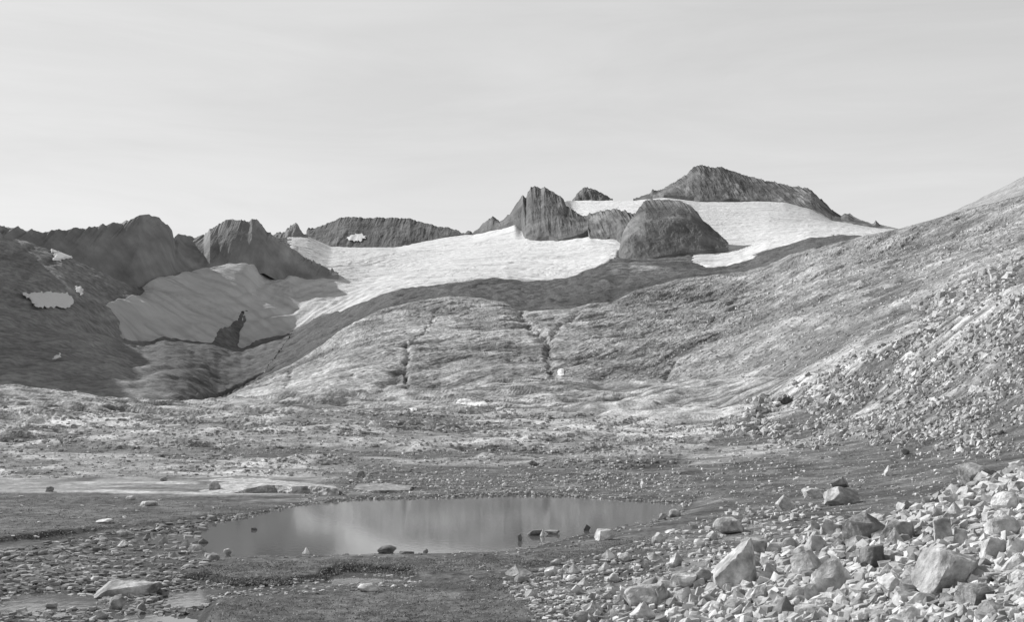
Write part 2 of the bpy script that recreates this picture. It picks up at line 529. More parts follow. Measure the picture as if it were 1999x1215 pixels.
pxs = sorted(set([p[0] for p in TOP]) | set([p[0] for p in END if p[0] >= 415]) | set(range(420, 2450, 40)))
B0, B1, Q1, Q2, TT, BK = [], [], [], [], [], []
for x in pxs:
    ey, eY = interp_curve(END, x); ty, tY = interp_curve(TOP, x)
    r_ = float(np.clip((x - 1300) / 250, 0, 1))
    sink = 12 * (1 - r_) + 3 * r_
    by = max(ey, ty + 1) + sink; bY = eY + 12 * (1 - r_)
    B0.append((x, by, bY)); 
    w1, w2 = (.42, .22), (.78, .58)
    Q1.append((x, by + (ty - by) * w1[0], bY + (tY - bY) * w1[1]))
    Q2.append((x, by + (ty - by) * w2[0], bY + (tY - bY) * w2[1]))
    TT.append((x, ty, tY))
    a, e = ray(x, ty)
    BK.append((x, 'z', float(CAMZ + e * tY) - 45, tY + 110))
H = Sheet(415, 2450, 1.5, [B0, Q1, Q2, TT, BK], [165, 130, 90, 8])
X, Y, Z = H.X, H.Y, H.Z
vis = sstep(0, .12, H.K) * (1 - sstep(3.0, 3.6, H.K))
# bedding: long ribs that climb to the right across the face
wX = X + 5 * fbm2(X / 60, Y / 80, 3); wZ = Z + 2 * fbm2(X / 60 + 7, Y / 80 + 3, 3)


STEPS = []; BLK = []


def beds(deg, X=None):
    t = math.radians(deg); c, s_ = math.cos(t), math.sin(t)
    uu = wX * c + wZ * s_ + Y * .2; vv = -wX * s_ + wZ * c + Y * .15
    st = 0; blk = 0
    for k, (lam, gl) in enumerate(((11.0, 55), (4.6, 26), (1.9, 12))):
        q = (vv + lam * .9 * fbm2(uu / (gl * .8) + k, vv / (lam * 2.5), 2)) / lam
        gt = sstep(-.12, .22, n2(uu / gl + 5 * k, vv / (lam * 1.6) + 3 * k))
        fq = np.floor(q); cell = fq * 127.1 + np.floor((uu + 13.7 * fq + 3 * n2(uu / lam, vv / lam)) / (lam * 4.5)) * 311.7
        hs = np.sin(cell) * 43758.5; hs = hs - np.floor(hs) - .5
        blk = blk + hs * (.55, .8, .8)[k]; st = st + hs * lam * .05
        st = st + saw(q + n2(uu / 300, vv / lam * .02)) * lam * .16 * gt
    STEPS.append(st); BLK.append(blk)
    return fbm3(uu / 30, vv / 3.2, Y / 45, 3, .6), fbm3(uu / 10, vv / 1.1, Y / 16, 3, .65, 'billow')


w1 = sstep(1000, 1180, H.px + 40 * fbm2(X / 50, Y / 50, 2))
(ra, rb), (rc, rd) = beds(21), beds(38)
stp = STEPS[0] * (1 - w1) + STEPS[1] * w1
rib = ra * (1 - w1) + rc * w1; rib2 = rb * (1 - w1) + rd * w1
dm = np.interp(Y, [150, 400, 800], [.35, .8, 1.35])
lump = fbm3(X / 55, Y / 75, Z / 26, 3)
crk = fbm3(X / 9, Y / 12, Z / 6, 3, .55, 'billow')
patch = sstep(-.15, .25, fbm2(X / 55 + 5, Y / 70, 3))
disp = lump * 3.0 + rib * .7 + rib2 * (.35 + .3 * patch) + crk * .35 + stp * .5 + .35 * fbm3(X / 2.4, Y / 4, Z / 1.4, 2, .6)
# clefts
clefts = [([(1012, 596), (1030, 640), (1052, 655), (1072, 668), (1070, 690), (1074, 705), (1084, 734)], 7, 5.5), ([(1130, 607), (1112, 628), (1085, 648), (1070, 668)], 5, 3),
          ([(794, 672), (794, 705), (790, 725), (796, 770)], 5, 3.5), ([(790, 722), (765, 742), (735, 762)], 8, 3.0), ([(848, 606), (842, 630), (826, 655), (800, 668)], 3, 2.2),
          ([(570, 735), (556, 752)], 4, 2), ([(690, 733), (640, 757)], 4, 2.2), ([(995, 697), (1050, 694)], 5, 2.5), ([(1320, 700), (1290, 745)], 5, 2.5), ([(1640, 640), (1560, 690)], 6, 1.2)]
wpx = H.px + 5 * n2(X / 9, Y / 9) + 3 * n2(X / 3, Y / 3); wpy = H.py + 5 * n2(X / 9 + 7, Y / 9)
cl = np.zeros_like(X); cl_t = np.zeros_like(X)
for pl, w, dep in clefts:
    d_ = np.exp(-(seg_dist(pl, wpx, wpy) / w) ** 2)
    cl = np.maximum(cl, d_ * dep * (.30 + .7 * crk)); cl_t = np.maximum(cl_t, d_)
topfade = 1 - .75 * sstep(2.55, 3.0, H.K)
H.Z = Z + (disp * dm * vis * topfade - cl * 1.0 * vis)
H.Y = Y + (rib * .5 + crk * .35 + cl * .6 - stp * .62) * dm * vis
H.X = H.a[None, :] * H.Y
tone = 1 + .16 * fbm2(X / 70, Y / 90, 4) + .4 * rib + .4 * (rib2 - .1) + .2 * lump + .16 * stp + .34 * (BLK[0] * (1 - w1) + BLK[1] * w1)
# pale slab seam above the talus, dark rubble and turf pockets
seam = np.exp(-((H.K - .16) / .12) ** 2) * sstep(1560, 1620, H.px) * (1 - sstep(1830, 1950, H.px))
tone += seam * .35
tone *= 1 + .95 * fbm3(X / 2.6, Y / 5, Z / 1.1, 4, .75)
dk = sstep(.1, .3, fbm2(X / 30 + 8, Y / 55 + 2, 4) + .12 * sstep(1250, 1500, H.px) - .02)
tone *= 1 - .32 * dk


def joints(u, v, wd):
    return 1 - sstep(0, wd, np.abs(n2(u, v)) + .04 * n2(u * 7, v * 5))


def bedline(deg, L_, W_, o):
    t = math.radians(deg); c, s_ = math.cos(t), math.sin(t)
    return joints((wX * c + wZ * s_ + Y * .25) / L_ + o, (-wX * s_ + wZ * c + Y * .15) / W_ + o, .10)


gate = sstep(-.2, .2, fbm2(X / 40 + 11, Y / 60, 3))
ln = np.maximum(bedline(22, 60, 3.4, 1), .8 * bedline(18, 28, 1.7, 8)) * (1 - w1) + np.maximum(bedline(39, 60, 3.4, 3), .8 * bedline(43, 28, 1.7, 5)) * w1
xj = joints((wX * .5 - wZ) / 9, (wX + Y * .3) / 26, .07) * .6
tone *= 1 - .42 * np.maximum(ln * (.35 + .65 * gate), xj * gate)
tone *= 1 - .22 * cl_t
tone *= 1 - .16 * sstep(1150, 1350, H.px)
tone *= 1 + .12 * sstep(.1, .35, fbm2(X / 18, Y / 30, 3))
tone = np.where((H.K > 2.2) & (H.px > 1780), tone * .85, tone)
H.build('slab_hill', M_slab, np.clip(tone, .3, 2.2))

# ================================================================== FAR VALLEY: bedrock, moraine, glacier
c0 = [(-900, 'z', -30, 420), (300, 'z', -40, 430), (415, 'z', -40, 520), (600, 700, 700), (745, 650, 760), (876, 625, 800), (1036, 640, 780), (1194, 630, 800),
      (1320, 590, 960), (1460, 570, 980), (1600, 530, 930), (1722, 500, 910), (1850, 480, 880), (2450, 420, 800)]
c1 = [(-900, 760, 560), (0, 760, 560), (200, 770, 560), (360, 780, 580), (424, 770, 720), (500, 735, 830), (600, 685, 900), (745, 620, 960), (876, 590, 980), (1036, 600, 960), (1194, 594, 960),
      (1320, 552, 1060), (1460, 535, 1080), (1600, 500, 1030), (1722, 478, 1000), (1850, 465, 980), (2450, 420, 900)]
# lower edge of the ice / moraine crest
c2 = [(-900, 640, 740), (0, 640, 760), (150, 645, 860), (196, 652, 930), (228, 660, 970), (259, 669, 1005), (280, 672, 1020), (322, 662, 1050), (364, 669, 1075), (420, 671, 1105), (448, 679, 1125), (473, 680, 1145), (515, 667, 1195), (574, 648, 1265),
      (615, 625, 1270), (675, 604, 1270), (724, 583, 1270), (763, 571, 1270), (815, 561, 1280), (878, 553, 1300), (955, 546, 1330), (990, 544.5, 1340), (1025, 550, 1340),
      (1067, 550.5, 1350), (1109, 544.5, 1380), (1151, 528, 1450), (1187, 514, 1520), (1215, 512, 1540), (1290, 518, 1500), (1335, 520, 1450), (1393, 524, 1430), (1421, 519, 1430), (1456, 508.5, 1440), (1495, 491, 1450),
      (1537, 480.5, 1460), (1579, 466.5, 1480), (1645, 460, 1500), (1684, 462, 1500), (1722, 467, 1450), (1800, 462, 1450), (2450, 440, 1400)]
c3 = [(-900, 540, 920), (0, 540, 930), (100, 545, 980), (200, 582, 1035), (275, 592, 1090), (364, 600, 1165), (450, 585, 1255), (520, 560, 1350), (565, 540, 1412), (602, 545, 1424), (640, 546, 1448), (700, 545, 1500), (800, 528, 1600), (900, 515, 1660), (1000, 508, 1680), (1100, 502, 1700),
      (1187, 495, 1720), (1300, 488, 1740), (1400, 488, 1770), (1450, 481, 1840), (1495, 471, 1870), (1579, 457, 1850), (1684, 456, 1850), (1760, 457, 1850), (2450, 430, 1700)]
c4 = [(-900, 455, 1040), (0, 465, 1050), (60, 474, 1065), (140, 504, 1090), (200, 530, 1110), (250, 552, 1140), (275, 563, 1160), (300, 546, 1198), (350, 535, 1250), (385, 527, 1300), (438, 520, 1340), (505, 516, 1374), (530, 500, 1560), (575, 497, 1680), (600, 511, 1680), (640, 524, 1660), (670, 520, 1680),
      (740, 500, 1950), (850, 490, 2150), (950, 475, 2200), (1026, 470, 2150), (1089, 472, 2080), (1150, 466, 2060), (1211, 480, 1900), (1300, 450, 2150), (1400, 447, 2300), (1500, 432, 2400), (1600, 435, 2450), (1700, 449, 2300), (1780, 455, 2200), (2450, 425, 1900)]
c5 = [(-900, 500, 1140), (0, 510, 1150), (200, 570, 1190), (275, 590, 1220), (350, 545, 1290), (438, 525, 1370), (512, 520, 1440), (528, 470, 2250), (545, 464, 2350), (600, 461, 2500), (647, 482, 2550), (696, 482, 2600), (776, 482, 2600), (867, 463, 2650),
      (922, 459, 2600), (1005, 436, 2450), (1018, 450, 2350), (1092, 440, 2500), (1100, 391, 3250), (1110, 390, 3300), (1240, 389.5, 3300), (1300, 384, 3250), (1366, 393, 3200), (1480, 393, 3200), (1530, 394, 3150), (1579, 407, 3100), (1625, 432, 3000), (1670, 440, 2900), (1720, 447, 2800), (1765, 450.5, 2700), (2450, 420, 2300)]
c6 = [(p[0], 'z', float(CAMZ + ray(p[0], p[1])[1] * p[2]) - 60, p[2] + 350) for p in c5]
V_ = Sheet(-900, 2450, 2.0, [c0, c1, c2, c3, c4, c5, c6], [20, 130, 90, 80, 90, 5], linear=True, sy=14, se=3, soft=2)
X, Y, Z = V_.X, V_.Y, V_.Z
px_, py_ = V_.px, V_.py
# where ice lies
w_ = 6 * fbm2(X / 60, Y / 60, 4)
ICE_L = [(196, 592), (245, 582), (275, 573), (262, 548), (268, 541), (315, 537), (350, 535), (385, 523), (438, 516), (515, 511), (539, 514), (640, 480), (760, 300), (1765, 300), (1790, 458), (1722, 468)]
low_edge = [(p[0], p[1]) for p in c2 if 200 < p[0] < 1723][::-1]
ICE = ICE_L + low_edge + [(227, 632), (210, 612)]
ice = inside(ICE, px_ + w_, py_ + w_ * .5) & (V_.K < 5.6)
ice |= (V_.K > 3.0) & (px_ > 560) & (V_.K < 5.6)
# bare ground around the foot of the dome, dirt-streaked snow below it
bare = inside([(1180, 520), (1213, 500), (1213, 488), (1420, 480), (1350, 492), (1340, 512), (1393, 526), (1300, 540), (1200, 540)], px_ + w_, py_ + w_ * .4)
ice &= ~bare
# dark hole in the snout of the left tongue
hole = inside([(425, 672), (430, 645), (440, 640), (446, 652), (462, 632), (474, 609), (478, 612), (462, 650), (458, 676), (448, 682)], px_ + w_ * .6, py_ + w_ * .4)
ice &= ~hole
rubble = fbm2(X / 14, Y / 18, 2, .6)
gul = fbm2(X / 26, Y / 90, 2, .55, 'billow')
V_.Z = Z + rubble * 1.7 + gul * 2.2 * sstep(.8, 1.2, V_.K) * (1 - sstep(1.85, 2.0, V_.K))
ib = ice.astype(float)
for ax in (0, 1):
    P_ = np.pad(ib, [(6, 6) if i == ax else (0, 0) for i in (0, 1)], mode='edge')
    ib = sum(np.take(P_, range(k, k + ib.shape[ax]), axis=ax) for k in range(13)) / 13
V_.Z -= 8 * sstep(.88, 1, ib)
V_.Z += np.where(V_.px < 330, 1, .25) * sstep(2.0, 2.4, V_.K) * fbm2(X / 90, Y / 90, 5, .55, 'ridge') * 5 * (1 - sstep(4.9, 5, V_.K))
isval = px_ < np.interp(py_, [560, 650, 720, 800], [575, 572, 520, 470])
tone_v = 1 + .25 * rubble + .3 * gul + .2 * fbm2(X / 10, Y / 34, 3, .65) + .2 * fbm2(X / 70, Y / 60, 3)
# shaded left side of the slope lightened: haze put into the tone
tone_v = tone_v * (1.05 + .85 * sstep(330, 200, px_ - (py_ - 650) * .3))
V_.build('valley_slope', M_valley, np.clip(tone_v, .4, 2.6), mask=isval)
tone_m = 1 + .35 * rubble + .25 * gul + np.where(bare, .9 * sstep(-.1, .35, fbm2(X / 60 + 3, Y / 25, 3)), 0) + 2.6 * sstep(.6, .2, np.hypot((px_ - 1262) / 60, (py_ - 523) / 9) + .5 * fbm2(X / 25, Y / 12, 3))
band = sstep(.62, .7, fbm2(px_ / 300, (V_.K) * 3, 2) + .5)
tone_m *= 1 - .3 * band
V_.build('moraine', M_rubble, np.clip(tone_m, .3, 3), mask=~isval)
# glacier ice, a little above the bed, with flow ridges and crevasses
V_.Z = Z + .8
warp = 40 * fbm2(X / 200, Y / 200, 2)
flow = fbm2((X + warp) / 170, (Y + warp * .5) / 46, 4)
crev = n2((X * .45 + Y * .9 + warp) / 15, (X * .9 - Y * .45) / 110)
cr2 = n2((X * .9 - Y * .3 + warp) / 9, (X * .3 + Y * .9) / 150)       # streaks running down the ice
cz = sstep(-.1, .3, fbm2(X / 240 + 2, Y / 240, 2)) + .3
steep = sstep(900, 600, px_)
V_.Z += flow * 2.5 + crev * 1.3 * cz + cr2 * (1.5 * steep + .5) + fbm2(X / 11, Y / 14, 3) * .8 + fbm2(X / 40, Y / 40, 3) * .8
V_.Z -= 4.0 * (1 - sstep(.5, .85, ib)) * (V_.K < 4.6)
cl_ = gj((X + warp) / 210, (Y * .95 + X * .22 + warp) / 34, .05) * sstep(0, .25, fbm2(X / 150 + 20, Y / 150, 2)) + gj((X * .8 + Y * .3 + warp) / 90 + 7, (Y - X * .3 + warp) / 15, .06) * sstep(.1, .3, fbm2(X / 120 + 5, Y / 120 + 9, 2))
V_.Z -= cl_ * 1.2
tone_i = (1 - .22 * np.clip(cl_, 0, 1)) * (1 - .16 * sstep(.05, .3, fbm2((X + warp) / 90 + 30, (Y + warp) / 22, 4)))
tone_i *= 1 + .10 * flow - .12 * np.clip(crev, 0, 1) * cz - .12 * np.clip(cr2, 0, 1) * (steep + .3)
# dirt on the lower ice, cleaner high on the right of the main basin
tone_i *= 1 - .22 * sstep(.0, .35, fbm2(X / 60 + 4, Y / 25, 4)) * sstep(2.7, 2.0, V_.K)
tone_i *= 1 - .10 * sstep(1250, 1420, px_) * sstep(3.2, 4.2, V_.K)
tone_i *= 1 - .14 * sstep(850, 560, px_) - .12 * sstep(640, 500, px_)  # left lobe greyer: its shade deepened in the ice colour
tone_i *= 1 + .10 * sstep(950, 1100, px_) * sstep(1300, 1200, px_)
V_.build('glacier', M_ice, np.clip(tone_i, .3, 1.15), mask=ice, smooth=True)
GL = V_


# ================================================================== ROCK RIDGES AND PEAKS
def crag(name, top, base, mat=M_cliff, step=1.2, amp=22, rows=(8, 70, 10), vs=.35, jag=1.0, mid=None, back=250, toneamp=.25, plateau=0, streak=0):
    x0, x1 = top[0][0], top[-1][0]
    xs = sorted(set([p[0] for p in top]) | set([p[0] for p in base if x0 <= p[0] <= x1]))
    T = []; Bs = []; S_ = []; K_ = []; Md = []; PL = []
    for x in xs:
        ty, tY = interp_curve(top, x); by, bY = interp_curve(base, x)
        bY = min(bY, tY - 8)
        T.append((x, ty, tY)); Bs.append((x, by, bY)); S_.append((x, by + 22, bY - 10))
        m = mid or (.55, .45)
        Md.append((x, by + (ty - by) * m[0], bY + (tY - bY) * m[1]))
        a, e = ray(x, ty)
        bk = back(x) if callable(back) else back
        pl = plateau(x) if callable(plateau) else plateau
        if plateau: PL.append((x, ty + 5, tY + pl))
        K_.append((x, 'z', float(CAMZ + e * (tY + pl)) - (bk if not callable(back) else 250) * .7, tY + pl + bk))
    sh = Sheet(x0, x1, step, [S_, Bs, Md, T] + ([PL] if plateau else []) + [K_], [rows[0], rows[1] // 2, rows[1] // 2] + ([4] if plateau else []) + [rows[2]], linear=True)
    X, Y, Z = sh.X, sh.Y, sh.Z
    k = sh.K
    face = sstep(.8, 1.3, k)
    n = fbm3(X / 90, Y / 700, Z / 90 * vs, 5, .55, 'ridge')
    n_ = fbm3(X / 26 + .4 * n, Y / 500, Z / 30 * vs, 4, .6, 'ridge')
    fx = face * (1 - sstep(2.6, 3.0, k) * .8)
    sh.Y = Y - (n * amp * 2.2 + n_ * amp * 1.0) * fx
    crest = sstep(2.3, 3.0, k)
    scale = tY / 2400 if True else 1
    sh.Z = Z + (n_ * amp * .35) * face * (1 - crest) + crest * jag * (fbm2(X / 16, X / 50, 4, .65, 'ridge') * 9 + n2(X / 5, Y / 400) * 2.5 + np.maximum(0, n2(X / 3.4 + 50, Y / 900)) ** 2 * 9) * (1 - sstep(3.0, 3.5, k) * .5)
    sh.X = sh.a[None, :] * sh.Y
    st = fbm3(X / 22, Y / 300, Z / 150, 4, .6)
    st2 = sstep(.16, .34, fbm3(X / 34 + 9, Y / 200, Z / 110, 3, .6))
    tone = 1 + toneamp * (n * .6 + n_ * .4 + st * .9 + 1.1 * fbm3(X / 60, Y / 400, Z / 30, 4, .6)) + streak * st2
    o = sh.build(name, mat, np.clip(tone, .4, 2.5))
    return sh


left_top = [(-60, 425, 1040), (0, 440, 1085), (12, 441, 1091), (45, 449, 1109), (70, 452, 1122), (84, 456, 1130), (100, 451, 1140), (125, 450, 1155), (150, 446, 1170), (182, 446, 1189), (200, 440, 1200),
            (225, 437, 1220), (240, 434, 1232), (250, 430, 1240), (262, 428, 1248), (272, 424, 1255), (284, 422, 1279), (300, 424, 1295), (312, 426, 1309), (318, 431, 1316), (330, 440, 1329), (336, 449, 1343), (339, 463, 1352), (342, 464, 1378),
            (348, 458, 1393), (362, 462, 1429), (375, 463, 1445), (398, 459, 1465), (410, 449, 1423), (425, 441, 1435), (440, 431, 1436), (452, 427, 1437), (470, 431, 1434), (485, 433, 1433), (492, 427, 1434), (505, 434, 1441), (512, 442, 1445),
            (520, 452, 1450), (535, 460, 1455), (550, 471, 1460), (575, 489, 1468), (600, 506, 1470), (640, 524, 1474), (660, 534, 1470)]
left_base = [(-60, 560, 980), (0, 560, 1020), (200, 580, 1120), (262, 545, 1170), (315, 538, 1222), (350, 536, 1274), (385, 524, 1335), (438, 517, 1369), (515, 512, 1388), (546, 529.0, 1405), (565, 538.0, 1415), (602, 541, 1430), (630, 541, 1445), (660, 536, 1462)]
# unseen ridge beyond the left edge, added to shade the slope and valley
shade_ridge_top = [(-900, -60, 640), (-540, -36, 720), (-380, 110, 800), (-150, 265, 930), (-60, 380, 1015), (-20, 430, 1060), (4, 442, 1086)]
shade_ridge_base = [(-900, 640, 420), (-540, 690, 520), (-150, 640, 740), (-20, 560, 960), (4, 550, 1020)]
crag('unseen_shade_ridge', shade_ridge_top, shade_ridge_base, mat=M_west_hazed, plateau=100, amp=8, rows=(6, 80, 10), jag=.6)
crag('left_mountain', left_top, left_base, mat=M_west_hazed, plateau=lambda x: 2 if 282 < x < 404 else 150, back=lambda x: 110 if 282 < x < 425 else 250, toneamp=.4, streak=.2, amp=2.0, rows=(6, 130, 10), jag=.45)  # unseen shelf behind the crest, shaped to keep sun off the ice
pin_top = [(524, 462, 2420), (530, 457, 2420), (545, 453, 2420), (556, 453, 2420), (560, 447, 2420), (570, 440, 2420), (578, 436, 2420), (583, 441, 2420), (586, 449, 2420), (592, 456, 2430), (600, 459, 2430)]
pin_base = [(524, 466, 2380), (545, 466, 2380), (570, 462, 2390), (600, 461, 2400)]
crag('rock_pinnacle_ridge', pin_top, pin_base, mat=M_west_hazed, amp=6, rows=(4, 30, 6), jag=.5)
mid_top = [(596, 458, 2680), (599, 448, 2680), (602, 446, 2680), (615, 446, 2690), (640, 436, 2700), (655, 430, 2700), (665, 425, 2710), (680, 424, 2720), (700, 424, 2720), (720, 426, 2720), (740, 425, 2720), (755, 424, 2720), (775, 426, 2720), (800, 427, 2720), (812, 431, 2720),
           (825, 435, 2710), (840, 438, 2700), (850, 442, 2700), (862, 444, 2700), (875, 444, 2690), (890, 449, 2680), (900, 454, 2670), (908, 455, 2670), (917, 450, 2670), (923, 455, 2660)]
mid_base = [(596, 460, 2600), (615, 471, 2560), (647, 484, 2520), (696, 482, 2520), (745, 485, 2510), (777, 484, 2510), (815, 472, 2560), (836, 475, 2560), (868, 462, 2600), (890, 459, 2620), (923, 457, 2640)]
SH_MID = crag('middle_ridge', mid_top, mid_base, amp=4, rows=(6, 60, 8), jag=.4)
horn_top = [(922, 456, 2620), (947, 433, 2600), (957, 427, 2590), (962, 422, 2590), (968, 427, 2590), (975, 433, 2580), (985, 426, 2570), (998, 415, 2560), (1008, 397, 2550), (1016, 388, 2540), (1021, 381, 2540), (1025, 385, 2540), (1027, 389, 2540), (1030, 377, 2540), (1036, 367, 2540), (1045, 364, 2540), (1056, 368, 2530), (1062, 364, 2520), (1075, 372, 2510), (1089, 380, 2480),
            (1100, 388, 2450), (1105, 400, 2400), (1124, 414, 2350), (1145, 421, 2300), (1160, 415, 2270), (1180, 411, 2250), (1197, 408, 2230), (1215, 410, 2200), (1227, 415, 2170), (1248, 420, 2140)]
horn_base = [(922, 458, 2560), (973, 443, 2450), (1005, 431, 2400), (1018, 430, 2380), (1022, 446, 2250), (1026, 460, 2170), (1047, 464, 2120), (1072, 460, 2110), (1089, 468, 2080), (1117, 462, 2080), (1138, 455, 2090), (1148, 447, 2100), (1152, 462, 2040), (1176, 470, 2010), (1190, 462, 2020), (1204, 460, 2010), (1212, 474, 1930), (1248, 490, 1850)]
crag('horn_peak', horn_top, horn_base, amp=6, rows=(6, 90, 10), jag=.5, vs=.25, toneamp=.5, streak=.9)
dome_top = [(1204, 505, 1740), (1210, 480, 1760), (1216, 455, 1780), (1226, 436, 1800), (1241, 416, 1840), (1250, 402, 1870), (1260, 391, 1890), (1271, 389, 1900), (1300, 390, 1900), (1327, 392, 1890), (1348, 401.5, 1870), (1362, 415, 1840), (1373, 430, 1810), (1390, 445, 1780), (1408, 460, 1750), (1424, 476, 1730)]
dome_base = [(1204, 516, 1590), (1220, 516, 1580), (1250, 508, 1590), (1300, 498, 1610), (1350, 492, 1640), (1390, 486, 1670), (1424, 482, 1700)]
crag('rock_dome', dome_top, dome_base, amp=3.6, rows=(6, 110, 10), jag=.25, vs=.8, mid=(.62, .42), toneamp=.5, streak=.4)
sum_top = [(1238, 388, 3450), (1250, 383, 3450), (1262, 380, 3450), (1270, 377, 3450), (1273, 370, 3450), (1285, 373, 3460), (1313, 358, 3480), (1341, 340, 3500), (1352, 327, 3500), (1367, 322, 3500), (1380, 325, 3500), (1390, 326, 3500), (1408, 326, 3500), (1425, 333, 3500), (1460, 344, 3480), (1502, 354, 3450), (1530, 360, 3420), (1548, 364, 3400), (1569, 366, 3380),
           (1583, 371, 3350), (1597, 384, 3320), (1614, 400, 3280), (1628, 415, 3240), (1642, 422, 3200), (1649, 415, 3180), (1656, 416.5, 3160), (1667, 425, 3130), (1688, 431.5, 3080), (1702, 438.5, 3040), (1706, 437, 3030), (1709.5, 430, 3020), (1717, 438.5, 3000), (1740, 444, 2950), (1768, 450, 2850)]
sum_base = [(1238, 390, 3400), (1271, 384, 3330), (1296, 381, 3300), (1320, 381, 3290), (1355, 386, 3260), (1366, 392, 3230), (1408, 393, 3220), (1422, 388, 3230), (1446, 392, 3220), (1481, 390, 3220), (1508, 393, 3200), (1530, 391, 3190), (1544, 399, 3160), (1579, 406, 3130), (1600, 415, 3090), (1625, 431, 3020), (1670, 438, 2930), (1720, 445, 2850), (1768, 452, 2750)]
crag('summit_peak', sum_top, sum_base, amp=5, rows=(6, 80, 10), jag=.6, vs=.4, toneamp=.5, streak=.9)
knob_top = [(1118, 390, 3500), (1126, 379, 3500), (1134, 370, 3500), (1143, 364.5, 3500), (1156, 368, 3500), (1177, 378, 3500), (1190, 385, 3500), (1198, 390, 3500)]
knob_base = [(1118, 392, 3420), (1198, 392, 3420)]
crag('rock_knob', knob_top, knob_base, amp=10, rows=(4, 30, 6), jag=.5)
M_far = material('far_hillside_rock', .34, .3, .08, 2, .12)
far_top = [(1700, 462, 1250), (1740, 455, 1250), (1763, 448, 1250), (1789, 442, 1250), (1831, 430, 1230), (1859, 414, 1200), (1894, 398, 1170), (1922, 384, 1150), (1957, 367, 1120), (1980, 355, 1100), (2100, 295, 1050), (2450, 120, 900)]
far_base = [(1700, 480, 960), (1763, 470, 950), (1831, 460, 930), (1900, 445, 900), (1980, 425, 850), (2450, 330, 700)]
crag('far_hillside', far_top, far_base, mat=M_far, amp=5, rows=(4, 70, 8), jag=.25, vs=1, toneamp=.2)

# ================================================================== STONES AND BOULDERS
import bmesh
_ico = {}


def ico(level):
    if level not in _ico:
        bm = bmesh.new(); bmesh.ops.create_icosphere(bm, subdivisions=level, radius=1)
        bm.verts.ensure_lookup_table()
        _ico[level] = (np.array([v.co[:] for v in bm.verts]), np.array([[v.index for v in f.verts] for f in bm.faces]))
        bm.free()
    return _ico[level]


def unit(v):
    v = np.asarray(v, float)
    return v / np.linalg.norm(v, axis=-1, keepdims=True)


def rock(level, rng, kind='block', rough=.03):
    """one broken stone, cut by planes, filling the box -0.5..0.5"""
    V, Fc = ico(level)
    V = V.copy()
    planes = []
    if kind == 'pyramid':
        for k in range(5):
            an = k * 2 * math.pi / 5 + rng.uniform(-.4, .4)
            planes.append((unit([math.cos(an), math.sin(an), rng.uniform(.5, 1.0)]), rng.uniform(.34, .46)))
    elif kind == 'wedge':       # upright block, top slanting down to the left
        planes += [(unit([-.66, -.05, .72]), .30), (unit([-.28, -.95, .22]), .48), (unit([1, -.35, .08]), .55), (unit([.2, 1, .3]), .6), (unit([-1, .1, .05]), .72), (unit([.5, -.9, .1]), .52)]
    elif kind == 'slab':
        planes += [(unit([rng.uniform(-.15, .15), rng.uniform(-.2, .05), 1]), .62), (unit([rng.uniform(-.1, .1), rng.uniform(-.1, .1), -1]), .6)]
    n = {'round': 12, 'pyramid': 6, 'wedge': 4}.get(kind, 11)
    lo, hi = {'round': (.66, .9), 'pyramid': (.6, .85), 'wedge': (.7, .9)}.get(kind, (.5, .82))
    for k in range(n):
        planes.append((unit(rng.normal(size=3)), rng.uniform(lo, hi)))
    if kind == 'block':
        ax = unit(rng.normal(size=3)); ay = unit(np.cross(ax, rng.normal(size=3))); az = np.cross(ax, ay)
        for w in (ax, -ax, ay, -ay, az, -az): planes.append((w, rng.uniform(.48, .66)))
    for p, d in planes:
        e = V @ p - d
        V -= np.maximum(e, 0)[:, None] * p
    if rough > 0:
        o = rng.uniform(0, 200, 3)
        q = V * 2.3 + o
        V = V + unit(V) * (fbm3(q[:, 0], q[:, 1], q[:, 2], 3 if level > 2 else 1, .55) * rough * 2)[:, None]
    mn, mx = V.min(0), V.max(0)
    return (V - (mn + mx) / 2) / (mx - mn), Fc


def spin(V, a):
    c, s_ = math.cos(a), math.sin(a)
    return np.stack([V[:, 0] * c - V[:, 1] * s_, V[:, 0] * s_ + V[:, 1] * c, V[:, 2]], 1)


PLACED = []          # (px, py, w, h) of boulders already set down


def boulder(px, py, w, h, kind, label, tone=1.0, group=None, level=4, sheet=None, depth=.85, rough=.03, seed=None, name='boulder', sink=.12, mat=None):
    sheet = sheet or G
    p = sheet.hit(px, py + h * .40)
    if p is None: return None
    wet_ = sheet is G and p[2] < -.02
    if wet_:
        x_, y_ = flat(px, py + h * .42); p = np.array([float(x_), float(y_), 0.0])
    rng = np.random.default_rng(seed if seed is not None else int(px * 7 + py * 13))
    Y = p[1] + 0
    wm = w / F * Y; hm = h / F * Y * (1 + sink) * (1.12 if sheet is G and py > 900 else 1); dm_ = wm * depth
    V, Fc = rock(level, rng, kind, rough)
    V = V * np.array([wm, dm_, hm])
    V[:, 2] += hm / 2
    a, e = ray(px, py + h / 2)
    Yc = Y + dm_ * .3
    base = np.array([a * Yc, Yc, CAMZ + e * Yc - hm * sink / (1 + sink)])
    gz = float(sheet.zat(base[0], base[1])[0])
    if wet_: base[2] = -.18 * hm; gz = 1e9
    if base[2] > gz - .02 * hm: base[2] = gz - .06 * hm
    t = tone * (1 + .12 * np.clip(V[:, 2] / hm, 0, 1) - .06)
    o = add(name, mesh_from(name, V, Fc, t), mat or M_boulder, base)
    thing(o, label, 'boulder', group)
    PLACED.append((px, py, w, h))
    return o


